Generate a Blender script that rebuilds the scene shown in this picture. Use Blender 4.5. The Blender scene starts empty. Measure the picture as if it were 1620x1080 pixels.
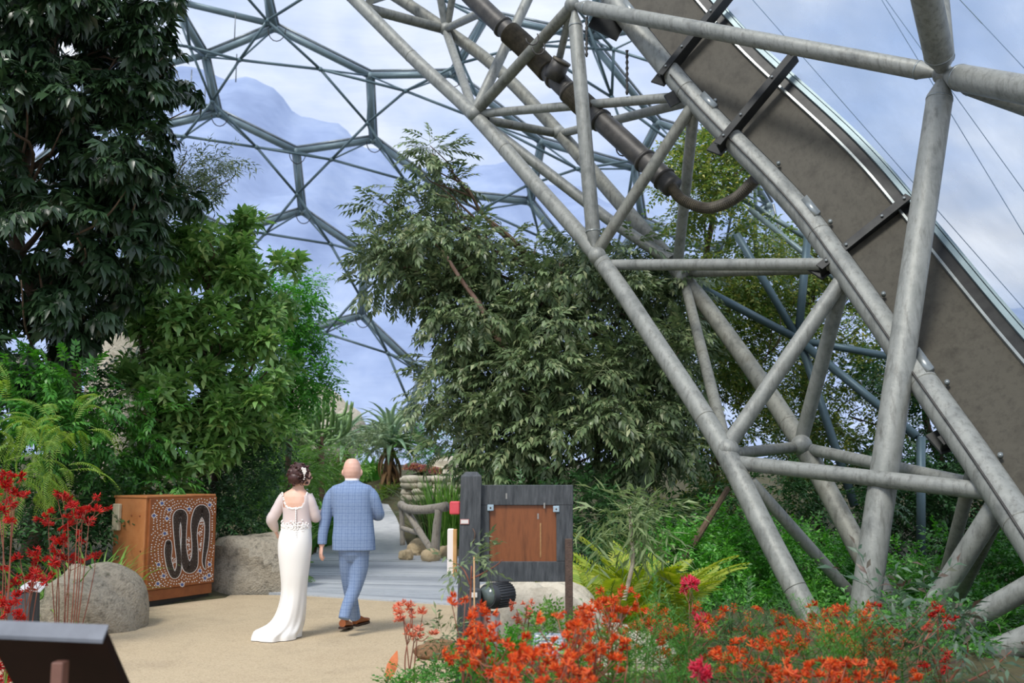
import bpy, math, random
import numpy as np
from mathutils import Matrix, Vector
random.seed(7); RNG = np.random.default_rng(7)
scene = bpy.context.scene
COL = scene.collection

# ------------------------------------------------------------------ camera, world, sun, exposure
FPX = 1575.0; CAMZ = 1.6; TH = math.atan(205/1575)
cam = bpy.data.cameras.new('camera'); camo = bpy.data.objects.new('camera', cam); COL.objects.link(camo)
cam.sensor_width = 36; cam.lens = 36*FPX/1620; cam.clip_start = .05; cam.clip_end = 900
camo.location = (0, 0, CAMZ); camo.rotation_euler = (math.pi/2 + TH, 0, 0)
cam.dof.use_dof = True; cam.dof.focus_distance = 10.5; cam.dof.aperture_fstop = 2.0
scene.camera = camo
scene.view_settings.view_transform = 'Standard'; scene.view_settings.look = 'None'
scene.view_settings.gamma = 1; scene.view_settings.use_curve_mapping = False
scene.view_settings.exposure = 0.0

def lin(h):
    if not isinstance(h, str): return tuple(h)
    h = h.lstrip('#'); c = [int(h[i:i+2], 16)/255 for i in (0, 2, 4)]
    return tuple(x/12.92 if x <= .04045 else ((x+.055)/1.055)**2.4 for x in c)

W = bpy.data.worlds.new('sky'); scene.world = W; W.use_nodes = True
nt = W.node_tree; nt.nodes.clear()
def N(t, ty, **kw):
    n = t.nodes.new(ty)
    for k, v in kw.items():
        if k.startswith('i_'):
            key = k[2:]; key = int(key) if key.isdigit() else key.replace('_', ' ')
            n.inputs[key].default_value = v
        else: setattr(n, k, v)
    return n
def ramp(t, stops, interp='LINEAR'):
    r = t.nodes.new('ShaderNodeValToRGB'); cr = r.color_ramp; cr.interpolation = interp
    while len(cr.elements) < len(stops): cr.elements.new(.5)
    for e, (p, c) in zip(cr.elements, stops): e.position = p; e.color = (*lin(c), 1)
    return r
def world():
    L = nt.links.new
    tc = N(nt, 'ShaderNodeTexCoord'); mp = N(nt, 'ShaderNodeMapping')
    mp.inputs['Scale'].default_value = (1.0, 1.0, 1.9); mp.inputs['Location'].default_value = (.35, .1, .25)
    n1 = N(nt, 'ShaderNodeTexNoise', i_Scale=2.3, i_Detail=7.0, i_Roughness=.52, i_Distortion=.25)
    r = ramp(nt, [(.34, '#9db8e6'), (.45, '#c3d3f0'), (.54, '#e9effa'), (.66, '#ffffff')])
    bg = N(nt, 'ShaderNodeBackground', i_Strength=SKY); out = N(nt, 'ShaderNodeOutputWorld')
    L(tc.outputs['Generated'], mp.inputs['Vector']); L(mp.outputs[0], n1.inputs['Vector'])
    L(n1.outputs['Fac'], r.inputs[0]); L(r.outputs[0], bg.inputs[0]); L(bg.outputs[0], out.inputs[0])
SKY = 1.25
world()
sun = bpy.data.lights.new('sun', 'SUN'); suno = bpy.data.objects.new('sun', sun); COL.objects.link(suno)
sun.energy = 3.1; sun.angle = math.radians(16); sun.color = (1, .96, .9)
suno.rotation_euler = Vector((.36, .66, -1.0)).to_track_quat('-Z', 'Y').to_euler()   # shines from behind the camera's left shoulder

# ------------------------------------------------------------------ helpers
def ray(u, v):
    x = (u-810)/FPX; y = (540-v)/FPX
    return np.array([x, math.cos(TH)-y*math.sin(TH), math.sin(TH)+y*math.cos(TH)])
def P(u, v, d):                      # point at forward distance d
    r = ray(u, v); return np.array([0, 0, CAMZ]) + r*(d/r[1])
def G(u, v, z=0.0):                  # point on the level z
    r = ray(u, v); return np.array([0, 0, CAMZ]) + r*((z-CAMZ)/r[2])
def px(n, d): return n*d/FPX
def nz(v): v = np.asarray(v, float); return v/max(np.linalg.norm(v), 1e-9)
def sstep(a, b, x): t = np.clip((x-a)/(b-a), 0, 1); return t*t*(3-2*t)
def spl(pts, k=6):
    p = np.asarray(pts, float); q = np.vstack([2*p[0]-p[1], p, 2*p[-1]-p[-2]]); out = []
    for i in range(1, len(q)-2):
        for t in np.linspace(0, 1, k, endpoint=False):
            a, b, c, d = q[i-1], q[i], q[i+1], q[i+2]
            out.append(.5*((2*b)+(-a+c)*t+(2*a-5*b+4*c-d)*t*t+(-a+3*b-3*c+d)*t**3))
    out.append(p[-1]); return np.array(out)

class MB:
    def __init__(s): s.v = []; s.f = []; s.n = 0
    def add(s, V, F):
        V = np.asarray(V, float).reshape(-1, 3)
        s.v.append(V); s.f += [tuple(int(i)+s.n for i in f) for f in F]; s.n += len(V); return s
    def tube(s, pts, r, n=10, caps=True, flat=1.0, up=None):
        p = np.asarray(pts, float); m = len(p); r = np.broadcast_to(np.asarray(r, float), (m,))
        t = np.gradient(p, axis=0); t /= np.maximum(np.linalg.norm(t, axis=1), 1e-9)[:, None]
        a = np.array(up if up is not None else (0, 0, 1.0)); 
        if abs(a@t[0]) > .95: a = np.array([1.0, 0, 0])
        V = []; ang = np.arange(n)*2*math.pi/n
        u = nz(np.cross(t[0], a))
        for i in range(m):
            u = nz(u - t[i]*(u@t[i])); w = np.cross(t[i], u)
            V.append(p[i] + r[i]*(np.cos(ang)[:, None]*u + flat*np.sin(ang)[:, None]*w))
        V = np.vstack(V); F = []
        for i in range(m-1):
            for j in range(n):
                k = (j+1) % n; F.append((i*n+j, i*n+k, (i+1)*n+k, (i+1)*n+j))
        if caps: F.append(tuple(range(n-1, -1, -1))); F.append(tuple(range((m-1)*n, m*n)))
        return s.add(V, F)
    def box(s, c, size, R=None, bev=0.0):
        hx, hy, hz = np.asarray(size)/2
        if bev <= 0:
            V = np.array([(x, y, z) for z in (-hz, hz) for y in (-hy, hy) for x in (-hx, hx)])
            F = [(0, 2, 3, 1), (4, 5, 7, 6), (0, 1, 5, 4), (2, 6, 7, 3), (0, 4, 6, 2), (1, 3, 7, 5)]
        else:
            b = min(bev, hx*.9, hy*.9, hz*.9); V = []; F = []
            for zz, k in ((-hz, 1), (-hz+b, 0), (hz-b, 0), (hz, 1)):
                e = b if k else 0
                X, Y = hx-e, hy-e
                V += [(-X+b*(1-k), -Y, zz), (X-b*(1-k), -Y, zz), (X, -Y+b*(1-k), zz), (X, Y-b*(1-k), zz), (X-b*(1-k), Y, zz), (-X+b*(1-k), Y, zz), (-X, Y-b*(1-k), zz), (-X, -Y+b*(1-k), zz)]
            for i in range(3):
                for j in range(8): k = (j+1) % 8; F.append((i*8+j, i*8+k, i*8+8+k, i*8+8+j))
            F.append(tuple(range(7, -1, -1))); F.append(tuple(range(24, 32))); V = np.array(V)
        if R is not None: V = V @ np.asarray(R, float).T
        return s.add(V + np.asarray(c, float), F)
    def loft(s, rings, caps=True):
        n = len(rings[0]); V = np.vstack(rings); F = []
        for i in range(len(rings)-1):
            for j in range(n): k = (j+1) % n; F.append((i*n+j, i*n+k, (i+1)*n+k, (i+1)*n+j))
        if caps: F.append(tuple(range(n-1, -1, -1))); F.append(tuple(range((len(rings)-1)*n, len(rings)*n)))
        return s.add(V, F)
    def ell(s, c, r, R=None, nu=14, nv=9):
        rings = []
        for i in range(nv):
            a = -math.pi/2 + math.pi*(i+.5)/nv
            th = np.arange(nu)*2*math.pi/nu
            V = np.stack([np.cos(th)*math.cos(a)*r[0], np.sin(th)*math.cos(a)*r[1], np.full(nu, math.sin(a)*r[2])], 1)
            if R is not None: V = V @ np.asarray(R).T
            rings.append(V + np.asarray(c, float))
        return s.loft(rings)
    def prism(s, poly, vec):
        p = np.asarray(poly, float); n = len(p); V = np.vstack([p, p+np.asarray(vec, float)])
        F = [tuple(range(n-1, -1, -1)), tuple(range(n, 2*n))] + [(i, (i+1) % n, n+(i+1) % n, n+i) for i in range(n)]
        return s.add(V, F)
    def geo(s): return np.vstack(s.v), s.f

def mesh_of(name, V, F, mat, smooth=True):
    me = bpy.data.meshes.new(name)
    V = np.asarray(V, np.float32)
    if isinstance(F, np.ndarray):
        k = F.shape[1]; me.vertices.add(len(V)); me.vertices.foreach_set('co', V.ravel())
        me.loops.add(F.size); me.loops.foreach_set('vertex_index', F.astype(np.int32).ravel())
        me.polygons.add(len(F)); me.polygons.foreach_set('loop_start', np.arange(len(F), dtype=np.int32)*k)
        me.update(calc_edges=True)
    else: me.from_pydata(V.tolist(), [], F); me.update()
    if smooth: me.polygons.foreach_set('use_smooth', [True]*len(me.polygons))
    if mat is not None: me.materials.append(mat)
    return me
def tag(o, label=None, cat=None, group=None, kind=None):
    for k, v in (('label', label), ('category', cat), ('group', group), ('kind', kind)):
        if v: o[k] = v
    return o
def adopt(o, parent):
    if parent is not None:
        o.parent = parent; o.matrix_parent_inverse = ABSINV[parent.name]
ABSINV = {}
def link(name, data, parent=None, mw=None):
    o = bpy.data.objects.new(name, data); COL.objects.link(o)
    if mw is not None: o.matrix_basis = mw
    adopt(o, parent)
    ABSINV[o.name] = (mw.inverted() if mw is not None else Matrix.Identity(4))
    return o
def thing(name, loc, label=None, cat=None, group=None, kind=None):
    return tag(link(name, None, None, Matrix.Translation(Vector(np.asarray(loc, float)))), label, cat, group, kind)
def part(name, mb, mat, parent=None, smooth=True, auto=None):
    V, F = mb.geo() if isinstance(mb, MB) else mb
    me = mesh_of(name, V, F, mat, smooth)
    if auto and smooth: me.set_sharp_from_angle(angle=math.radians(auto))
    return link(name, me, parent)
def single(name, mb, mat, label, cat, group=None, kind=None, smooth=True, auto=35):
    return tag(part(name, mb, mat, None, smooth, auto), label, cat, group, kind)

# ------------------------------------------------------------------ materials
MATS = {}
def mat(name, c1, c2=None, rough=.6, metal=0, scale=8, bump=0, bscale=None, detail=5, c3=None, stretch=None, spec=.5):
    m = bpy.data.materials.new(name); m.use_nodes = True; t = m.node_tree; b = t.nodes['Principled BSDF']
    b.inputs['Roughness'].default_value = rough; b.inputs['Metallic'].default_value = metal
    b.inputs['Specular IOR Level'].default_value = spec
    b.inputs['Base Color'].default_value = (*lin(c1), 1)
    tc = N(t, 'ShaderNodeTexCoord'); mp = N(t, 'ShaderNodeMapping'); t.links.new(tc.outputs['Object'], mp.inputs[0])
    if stretch: mp.inputs['Scale'].default_value = stretch
    if c2 is not None:
        n = N(t, 'ShaderNodeTexNoise', i_Scale=scale, i_Detail=detail, i_Roughness=.65); t.links.new(mp.outputs[0], n.inputs['Vector'])
        st = [(.32, c1), (.66, c2)] if c3 is None else [(.3, c1), (.5, c2), (.7, c3)]
        r = ramp(t, st); t.links.new(n.outputs['Fac'], r.inputs[0]); t.links.new(r.outputs[0], b.inputs['Base Color'])
    if bump:
        n2 = N(t, 'ShaderNodeTexNoise', i_Scale=bscale or scale*4, i_Detail=6.0); t.links.new(mp.outputs[0], n2.inputs['Vector'])
        bp = N(t, 'ShaderNodeBump', i_Strength=bump, i_Distance=.02); t.links.new(n2.outputs['Fac'], bp.inputs['Height']); t.links.new(bp.outputs[0], b.inputs['Normal'])
    MATS[name] = m; return m
def leafmat(name, cols, rough=.38, trans=.25, spec=.5):
    m = bpy.data.materials.new(name); m.use_nodes = True; t = m.node_tree; b = t.nodes['Principled BSDF']; L = t.links.new
    ge = N(t, 'ShaderNodeNewGeometry'); oi = N(t, 'ShaderNodeObjectInfo')
    a = N(t, 'ShaderNodeMath', operation='MULTIPLY_ADD'); a.inputs[1].default_value = .61
    L(oi.outputs['Random'], a.inputs[0]); L(ge.outputs['Random Per Island'], a.inputs[2])
    fr = N(t, 'ShaderNodeMath', operation='FRACT'); L(a.outputs[0], fr.inputs[0])
    k = len(cols); r = ramp(t, [(i/(k-1), c) for i, c in enumerate(cols)]); L(fr.outputs[0], r.inputs[0])
    L(r.outputs[0], b.inputs['Base Color']); b.inputs['Roughness'].default_value = rough; b.inputs['Specular IOR Level'].default_value = spec
    tr = N(t, 'ShaderNodeBsdfTranslucent'); hs = N(t, 'ShaderNodeHueSaturation', i_Saturation=1.15, i_Value=1.5); L(r.outputs[0], hs.inputs['Color']); L(hs.outputs[0], tr.inputs[0])
    mx = N(t, 'ShaderNodeMixShader'); mx.inputs[0].default_value = trans
    L(b.outputs[0], mx.inputs[1]); L(tr.outputs[0], mx.inputs[2]); L(mx.outputs[0], t.nodes['Material Output'].inputs[0])
    MATS[name] = m; return m
def film(name, fac, tint, streak):
    m = bpy.data.materials.new(name); m.use_nodes = True; t = m.node_tree; t.nodes.clear(); L = t.links.new
    out = N(t, 'ShaderNodeOutputMaterial'); tp = N(t, 'ShaderNodeBsdfTransparent'); tp.inputs[0].default_value = (.93, .96, 1, 1)
    df = N(t, 'ShaderNodeBsdfDiffuse'); df.inputs[0].default_value = (*lin(tint), 1)
    tl = N(t, 'ShaderNodeBsdfTranslucent'); tl.inputs[0].default_value = (*lin(tint), 1)
    gl = N(t, 'ShaderNodeBsdfGlossy'); gl.inputs['Roughness'].default_value = .12
    m1 = N(t, 'ShaderNodeMixShader'); m1.inputs[0].default_value = .6; L(df.outputs[0], m1.inputs[1]); L(tl.outputs[0], m1.inputs[2])
    m2 = N(t, 'ShaderNodeMixShader'); L(tp.outputs[0], m2.inputs[1]); L(m1.outputs[0], m2.inputs[2])
    tc = N(t, 'ShaderNodeTexCoord'); mp = N(t, 'ShaderNodeMapping'); L(tc.outputs['Object'], mp.inputs[0]); mp.inputs['Scale'].default_value = streak
    n = N(t, 'ShaderNodeTexNoise', i_Scale=1.0, i_Detail=6.0); L(mp.outputs[0], n.inputs['Vector'])
    mr = N(t, 'ShaderNodeMapRange'); mr.inputs['From Min'].default_value = .3; mr.inputs['From Max'].default_value = .75
    mr.inputs['To Min'].default_value = fac*.7; mr.inputs['To Max'].default_value = fac*1.5
    L(n.outputs['Fac'], mr.inputs['Value']); L(mr.outputs[0], m2.inputs[0])
    m3 = N(t, 'ShaderNodeMixShader'); m3.inputs[0].default_value = .04; L(m2.outputs[0], m3.inputs[1]); L(gl.outputs[0], m3.inputs[2]); L(m3.outputs[0], out.inputs[0])
    MATS[name] = m; return m

STEEL = mat('galvanised_steel', '#6c6f6b', '#8e908a', rough=.55, metal=.2, scale=2.6, c3='#7b7e78', bump=.12, bscale=40)
STEELB = mat('galvanised_steel_weathered', '#5c5e58', '#7f8077', rough=.6, metal=.2, scale=3, c3='#6c6b60', bump=.1, bscale=40)
STEELG = mat('dome_steel', '#708286', '#87989a', rough=.45, metal=.3, scale=1.5)
CABLE = mat('dome_strut_steel', '#50646a', '#64787d', rough=.45, metal=.3, scale=1.5)
DARKST = mat('dark_bracket_steel', '#1b1c1c', '#2e2f2d', rough=.45, metal=.5, scale=5)
PANELM = mat('weathered_panel', '#37342d', '#4a473e', rough=.5, metal=0, scale=2.2, c3='#403d35', spec=.12, detail=8, bump=.05, bscale=120)
RAILM = mat('aluminium_rail', '#7d8383', '#9aa09e', rough=.35, metal=.6, scale=4)
DUCTM = mat('black_duct', '#2b2a28', '#4a4742', rough=.5, metal=.2, scale=6)
DUCTC = mat('ribbed_duct', '#5c5546', '#3b362d', rough=.6, scale=9)
FILM = film('etfe_film', .20, '#b9cdf0', (.25, .25, 2.2))
FILM2 = film('etfe_film_near', .42, '#8fa8c6', (1.1, 1.1, .25))
def streaks(m, dark, amt):
    t = m.node_tree; b = t.nodes['Principled BSDF']; L = t.links.new; src = b.inputs['Base Color'].links[0].from_socket
    tc = N(t, 'ShaderNodeTexCoord'); mp = N(t, 'ShaderNodeMapping'); mp.inputs['Scale'].default_value = (9, 9, 1.6); mp.inputs['Rotation'].default_value = (0, .6, 0); L(tc.outputs['Object'], mp.inputs[0])
    n = N(t, 'ShaderNodeTexNoise', i_Scale=2.0, i_Detail=9.0, i_Roughness=.7); L(mp.outputs[0], n.inputs['Vector'])
    r = N(t, 'ShaderNodeMapRange'); r.inputs['From Min'].default_value = .5; r.inputs['From Max'].default_value = .72; r.inputs['To Max'].default_value = amt; L(n.outputs['Fac'], r.inputs['Value'])
    mx = N(t, 'ShaderNodeMix', data_type='RGBA'); mx.inputs[7].default_value = (*lin(dark), 1); L(r.outputs[0], mx.inputs[0]); L(src, mx.inputs[6]); L(mx.outputs[2], b.inputs['Base Color'])
streaks(STEEL, '#4f4e47', .75); streaks(STEELB, '#44423a', .8); streaks(PANELM, '#2a2822', .5)
BARK = mat('bark', '#4a3a2b', '#6b5845', rough=.85, scale=14, bump=.5, stretch=(1, 1, .3))
BARKP = mat('pale_bark', '#a49684', '#c3b8a6', rough=.8, scale=14, bump=.3)
# ------------------------------------------------------------------ ground
def lerp_tab(tab, y): return np.interp(y, [a for a, _ in tab], [b for _, b in tab])
XL = [(-4, -9), (7.5, -8), (9.6, -5.0), (11.5, -4.4), (13, -3.2), (18, -3.6), (20, -3.75), (23, -4.3), (26, -5.2), (28, -7.5), (40, -12)]
XR = [(-4, 1.2), (2, .8), (4.5, .0), (7.3, -.85), (8.5, -.55), (11.8, .45), (18.4, -1.3), (20, -2.2), (24, -2.95), (26, -3.4), (28, -5.2), (40, -9)]
def H(x, y):
    x = np.asarray(x, float); y = np.asarray(y, float)
    zb = np.where(y < 20, 0, .128*(y-20)); zb = np.where(y > 26, .77+.03*(y-26), zb)
    l = sstep(0, 2.2, lerp_tab(XL, y)-x); r = sstep(0, 1.8, x-lerp_tab(XR, y))
    bank = sstep(19, 30, y)
    return zb - .05 + l*(.45+.6*bank) + r*(.12+.5*bank) + .04*np.sin(x*2.1+y)*np.sin(y*1.7-x)*(l+r)
def hz(x, y): return float(H(x, y))
def on(u, d):                        # ground point below pixel column u at distance d
    x = (u-810)/FPX*d*1.0; return np.array([x, d, hz(x, d)])
xs = np.arange(-32, 32.1, .4); ys = np.arange(-5, 44.1, .4)
XX, YY = np.meshgrid(xs, ys); ZZ = H(XX, YY)
V = np.stack([XX, YY, ZZ], -1).reshape(-1, 3); nx_ = len(xs)
F = [(j*nx_+i, j*nx_+i+1, (j+1)*nx_+i+1, (j+1)*nx_+i) for j in range(len(ys)-1) for i in range(nx_-1)]
SOIL = mat('soil', '#2a2a17', '#4a4428', rough=.95, scale=3, c3='#37421f', bump=.6, bscale=18)
tag(part('ground', (V, F), SOIL), 'dark planted soil banks on both sides of the path', None, kind='structure')

def tarmac_mat():
    m = mat('resin_gravel', '#98866c', '#b5a283', rough=.9, scale=1.1, c3='#a79376', detail=9)
    t = m.node_tree; b = t.nodes['Principled BSDF']; L = t.links.new
    tc = N(t, 'ShaderNodeTexCoord'); v = N(t, 'ShaderNodeTexVoronoi', i_Scale=85.0); L(tc.outputs['Object'], v.inputs['Vector'])
    src = b.inputs['Base Color'].links[0].from_socket
    r = ramp(t, [(0, '#6f5c43'), (.5, '#cdbd9f'), (1, '#a08c6c')]); L(v.outputs['Color'], r.inputs[0])
    mx = N(t, 'ShaderNodeMix', data_type='RGBA'); mx.inputs[0].default_value = .38; L(src, mx.inputs[6]); L(r.outputs[0], mx.inputs[7]); L(mx.outputs[2], b.inputs['Base Color'])
    bp = N(t, 'ShaderNodeBump', i_Strength=.35, i_Distance=.006); L(v.outputs['Distance'], bp.inputs['Height']); L(bp.outputs[0], b.inputs['Normal'])
    return m
TAR = tarmac_mat()
mb = MB()
rows = np.concatenate([np.arange(-4, 13.2, .6), [13.3]])
def deck_front(x): return 11.75 + (x-.4)*-.47          # the deck's slanted front edge
V = []; F = []
for y in rows:
    a, b = lerp_tab(XL, y)-.5, lerp_tab(XR, y)+.25
    for s in np.linspace(0, 1, 9):
        x = a+(b-a)*s; V.append((x, min(y, deck_front(x)+.02), .0))
for j in range(len(rows)-1):
    for i in range(8): F.append((j*9+i, j*9+i+1, j*9+10+i, j*9+9+i))
tag(part('path', (V, F), TAR, smooth=False), 'sandy resin-bound gravel path the couple walks on', None, kind='structure')

# deck: planks one by one
DECKM = mat('grey_deck_wood', '#8d9298', '#a9aeb3', rough=.6, scale=3.5, c3='#787d83', stretch=(.5, 6, 6), bump=.2, bscale=8)
DECKM2 = mat('grey_deck_wood_dark', '#7c8187', '#959aa0', rough=.6, scale=3.5, c3='#696e74', stretch=(.5, 6, 6), bump=.2, bscale=8); DECKM3 = mat('grey_deck_wood_pale', '#999da2', '#b3b7ba', rough=.6, scale=3.5, c3='#858a8f', stretch=(.5, 6, 6), bump=.2, bscale=8)
deck = thing('deck', (-1.5, 14, 0), 'weathered grey timber deck of cross planks beyond the gravel', None, kind='structure')
y = deck_front(.4); k = 0; dirx = nz([1, -.47*.35, 0])
for k in range(27):
    w = random.uniform(.24, .29)
    # plank direction eases from the slanted front edge to square across
    sl = -.47 + .33*min(1, k/9)
    yc = y
    xl = -3.45-.05*(yc-12); xr = float(lerp_tab(XR, yc))+.35 if yc > 12.5 else .5
    c0 = np.array([xl, yc + sl*(xl-.4) + w/2, 0]); c1 = np.array([xr, yc + sl*(xr-.4) + w/2, 0])
    d = nz(c1-c0); nrm = np.array([-d[1], d[0], 0]); z = random.uniform(-.004, .006)
    e0, e1 = random.uniform(-.05, .03), random.uniform(-.03, .05)
    q = [c0+d*e0-nrm*w/2, c1+d*e1-nrm*w/2, c1+d*e1+nrm*w/2, c0+d*e0+nrm*w/2]
    m_ = MB().prism([p+np.array([0, 0, -.04+z]) for p in q], (0, 0, .06))
    part('plank', m_, (DECKM, DECKM2, DECKM3)[random.randrange(3)], deck, smooth=False)
    y += w + random.choice([.014, .02, .035])
yend = y
CONC = mat('concrete', '#a7a9ab', '#bcbdbc', rough=.8, scale=4)
V = []; F = []
for j, yy in enumerate(np.arange(18.4, 34, .5)):
    for s in (0, .5, 1):
        x = lerp_tab(XL, yy)-.1+(lerp_tab(XR, yy)-lerp_tab(XL, yy)+.3)*s; zb = 0 if yy < 20 else (.128*(yy-20) if yy < 26 else .77+.03*(yy-26))
        V.append((x, yy, zb+.0))
for j in range(len(V)//3-1):
    for i in range(2): F.append((j*3+i, j*3+i+1, j*3+4+i, j*3+3+i))
tag(part('footpath', (V, F), CONC), 'pale concrete footpath climbing away past the deck', None, kind='structure')

# quarry hillside outside the dome
def hill():
    us = np.linspace(-900, 2600, 240)
    prof = np.interp(us, [-900, 0, 200, 300, 400, 440, 470, 500, 540, 570, 640, 700, 800, 860, 1000, 1200, 1500, 2000, 2600],
                     [150, 120, 108, 112, 124, 140, 180, 200, 196, 226, 256, 268, 255, 285, 330, 380, 470, 560, 600])
    prof = prof + np.array([5*math.sin(i*.9)+3.5*math.sin(i*.43+1)+2*math.sin(i*1.7) for i in range(len(us))])
    V = []; F = []; n = 26
    for i, u in enumerate(us):
        top = P(u, prof[i], 130)
        for j in range(n):
            s = j/(n-1); yy = 62+(130-62)*s
            jit = 1.8*math.sin(i*.31+j*.9)*math.sin(j*1.1-i*.17)*(s*(1-s)*4)
            zz = -6 + (top[2]+6)*(s**.8) + jit
            V.append((top[0]*(.75+.25*s), yy, zz))
        
    for i in range(len(us)-1):
        for j in range(n-1): F.append((i*n+j, (i+1)*n+j, (i+1)*n+j+1, i*n+j+1))
    HM = mat('quarry_hill_haze_tint', '#7c8aa8', '#95a3bf', rough=.95, scale=.09, c3='#adb8cc', detail=8)  # bluish haze is painted into the hill's base colours
    tag(part('hill', (V, F), HM), 'wooded quarry hillside, coloured blue-grey for haze, seen through the film panes', None, kind='structure')
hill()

# ------------------------------------------------------------------ the far dome: hexagon lattice, film panes, inner kagome struts
DC = np.array([-4., 14., -1.]); DR = 26.0
def on_dome(u, v):
    r = nz(ray(u, v)); o = np.array([0, 0, CAMZ])-DC; b = o@r; c = o@o-DR*DR
    return np.array([0, 0, CAMZ]) + r*(-b+math.sqrt(b*b-c))
DV = dict(a=(325, 90), b=(345, 180), c=(435, 45), d=(585, 120), e=(590, 222), f=(468, 240), g=(715, 118), h=(705, 306), i=(478, 335), j=(576, 402), k=(572, 500),
  l=(838, 320), m=(856, 225), n=(1003, 267), o=(365, 368), p=(237, 307), q=(235, 205), r=(358, 460), s=(697, 393), t=(465, 527),
  x1=(790, 468), x2=(775, 575), x3=(850, 650), x4=(800, 725), v13=(668, 592), v14=(643, 664), v15=(556, 684), v16=(470, 640), v17=(370, 690), v18=(700, 722),
  y1=(895, 392), y2=(880, 480), y6=(985, 560), y7=(975, 650), y8=(1080, 535), y9=(1060, 455), z1=(1015, 350), z2=(965, 425), w1=(1040, 195), w2=(930, 60), w3=(770, 25),
  w5=(1160, 232), w6=(1215, 325), w7=(1130, 400), w8=(650, -90), c2=(415, -40), a3=(272, 0), a5=(300, -110), q2=(140, 190), q3=(130, 60), q4=(60, 260), q5=(70, 345), p4=(165, 390), p6=(180, 475), p5=(268, 515), p7=(260, 625),
  u1=(1290, 220), u3=(1150, 130), u4=(1050, 40), u5=(1350, 330), u6=(1345, 430), u7=(1250, 480), u8=(1160, 480),
  g3=(790, -110), g4=(960, -60), g5=(1060, -30))
HEX = ['a b f e d c', 'b f i o p q', 'f e h s j i', 'i j k t r o', 'j s x1 x2 v13 k', 'k v13 v14 v15 v16 t', 'd g m l h e', 'h l y1 y2 x1 s', 'l m n z1 z2 y1', 'g m n w1 w2 w3',
  'n w1 w5 w6 w7 z1', 'c d g w3 w8 c2', 'a c c2 a5 a3', 'a b q q2 q3 a3', 'q p p4 q5 q4 q2', 'o p p4 p6 p5 r', 'r t v16 v17 p7 p5', 'x2 x1 y2 y6 y7 x3', 'v13 x2 x3 x4 v18 v14', 'y1 y2 y6 y8 y9 z2', 'z1 w7 u8 y9 z2',
  'w5 u1 u5 u6 u7 w6', 'w1 w2 u4 u3 w5', 'w6 u7 u8 w7', 'w3 w2 g4 g3 w8']
DP = {k: on_dome(*v) for k, v in DV.items()}
dome = thing('dome', (DC[0], 40, 0), 'far geodesic dome of hexagonal steel frames filled with film cushions', None, kind='structure')
edges = {}
for hx in HEX:
    q = hx.split()
    for A, B in zip(q, q[1:]+q[:1]): edges.setdefault(frozenset((A, B)), (A, B))
def arc(A, B, k=4):
    p = np.linspace(A, B, k); return DC + (p-DC)/np.linalg.norm(p-DC, axis=1)[:, None]*np.linspace(np.linalg.norm(A-DC), np.linalg.norm(B-DC), k)[:, None]
mids = {}; nb = {}
for key, (A, B) in edges.items():
    a, b = DP[A], DP[B]; m_ = MB().tube(np.linspace(a, b, 2), .12, 10)
    bm = part('beam', m_, STEELG, dome)
    off = nz((a+b)/2-DC); side = nz(np.cross(b-a, off))
    fr = MB()
    for sg in (-1, 1):
        fr.tube([a+off*.2+side*sg*.12, b+off*.2+side*sg*.12], .05, 6)
    part('clamp_rail', fr, RAILM, bm)
    mid = (a+b)/2; mids[key] = mid - nz(mid-DC)*1.75
    nb.setdefault(A, []).append(key); nb.setdefault(B, []).append(key)
nm = mesh_of('node', *MB().ell((0, 0, 0), (.15, .15, .15), nu=12, nv=8).geo(), STEELG)
for k_ in DP: link('node', nm, dome, Matrix.Translation(Vector(DP[k_])))
for A, ks in nb.items():
    for k1 in ks:
        part('brace', MB().tube([DP[A], mids[k1]], .035, 6), CABLE, dome)
    for i_ in range(len(ks)):
        for j_ in range(i_):
            part('strut', MB().tube([mids[ks[i_]], mids[ks[j_]]], .048, 6), CABLE, dome)
nm2 = mesh_of('strut_node', *MB().ell((0, 0, 0), (.085, .085, .085), nu=8, nv=6).geo(), CABLE)
for k_, m_ in mids.items(): link('strut_node', nm2, dome, Matrix.Translation(Vector(m_)))
def pane(pts, parent, bulge, C, mt, rings=5):
    p = np.asarray(pts); c = p.mean(0); n = len(p); sub = 3; per = []
    for i in range(n):
        for s in range(sub): per.append(p[i]+(p[(i+1) % n]-p[i])*s/sub)
    per = np.array(per); V = [c+nz(c-C)*bulge]; F = []; k = len(per)
    for r_ in range(1, rings+1):
        s = r_/rings
        for q in per: w = c+(q-c)*s; V.append(w+nz(w-C)*bulge*(1-s*s))
    for i in range(k): F.append((0, 1+i, 1+(i+1) % k))
    for r_ in range(rings-1):
        for i in range(k): a = 1+r_*k; F.append((a+i, a+k+i, a+k+(i+1) % k, a+(i+1) % k))
    return part('pane', (np.array(V), F), mt, parent)
for hx in HEX: pane([DP[q] + nz(DP[q]-DC)*.2 for q in hx.split()], dome, .55, DC, FILM)
for A, B in (((322, 88), (135, 130)), ((338, 172), (135, 120)), ((430, 38), (272, 0))):
    part('beam', MB().tube([on_dome(*A), on_dome(*B)], .11, 10), STEELG, dome)
# hanging rods and cable loops at the upper nodes
for (u, v, l_) in ((373, 8, 1.0), (375, 75, 1.0), (303, 100, .8), (325, 120, .8)):
    q = on_dome(u, v) - nz(on_dome(u, v)-DC)*.7; part('hanger_rod', MB().tube([q, q-np.array([0, 0, l_])], .02, 5), RAILM, dome)
for k_ in 'bcefgki':
    c = DP[k_]-nz(DP[k_]-DC)*.25; th = np.linspace(math.pi, 2*math.pi, 9)
    part('cable_loop', MB().tube(np.stack([c[0]+.3*np.cos(th)+.1, np.full(9, c[1]-.1), c[2]+.42*np.sin(th)], 1), .018, 5), DUCTM, dome)

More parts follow.
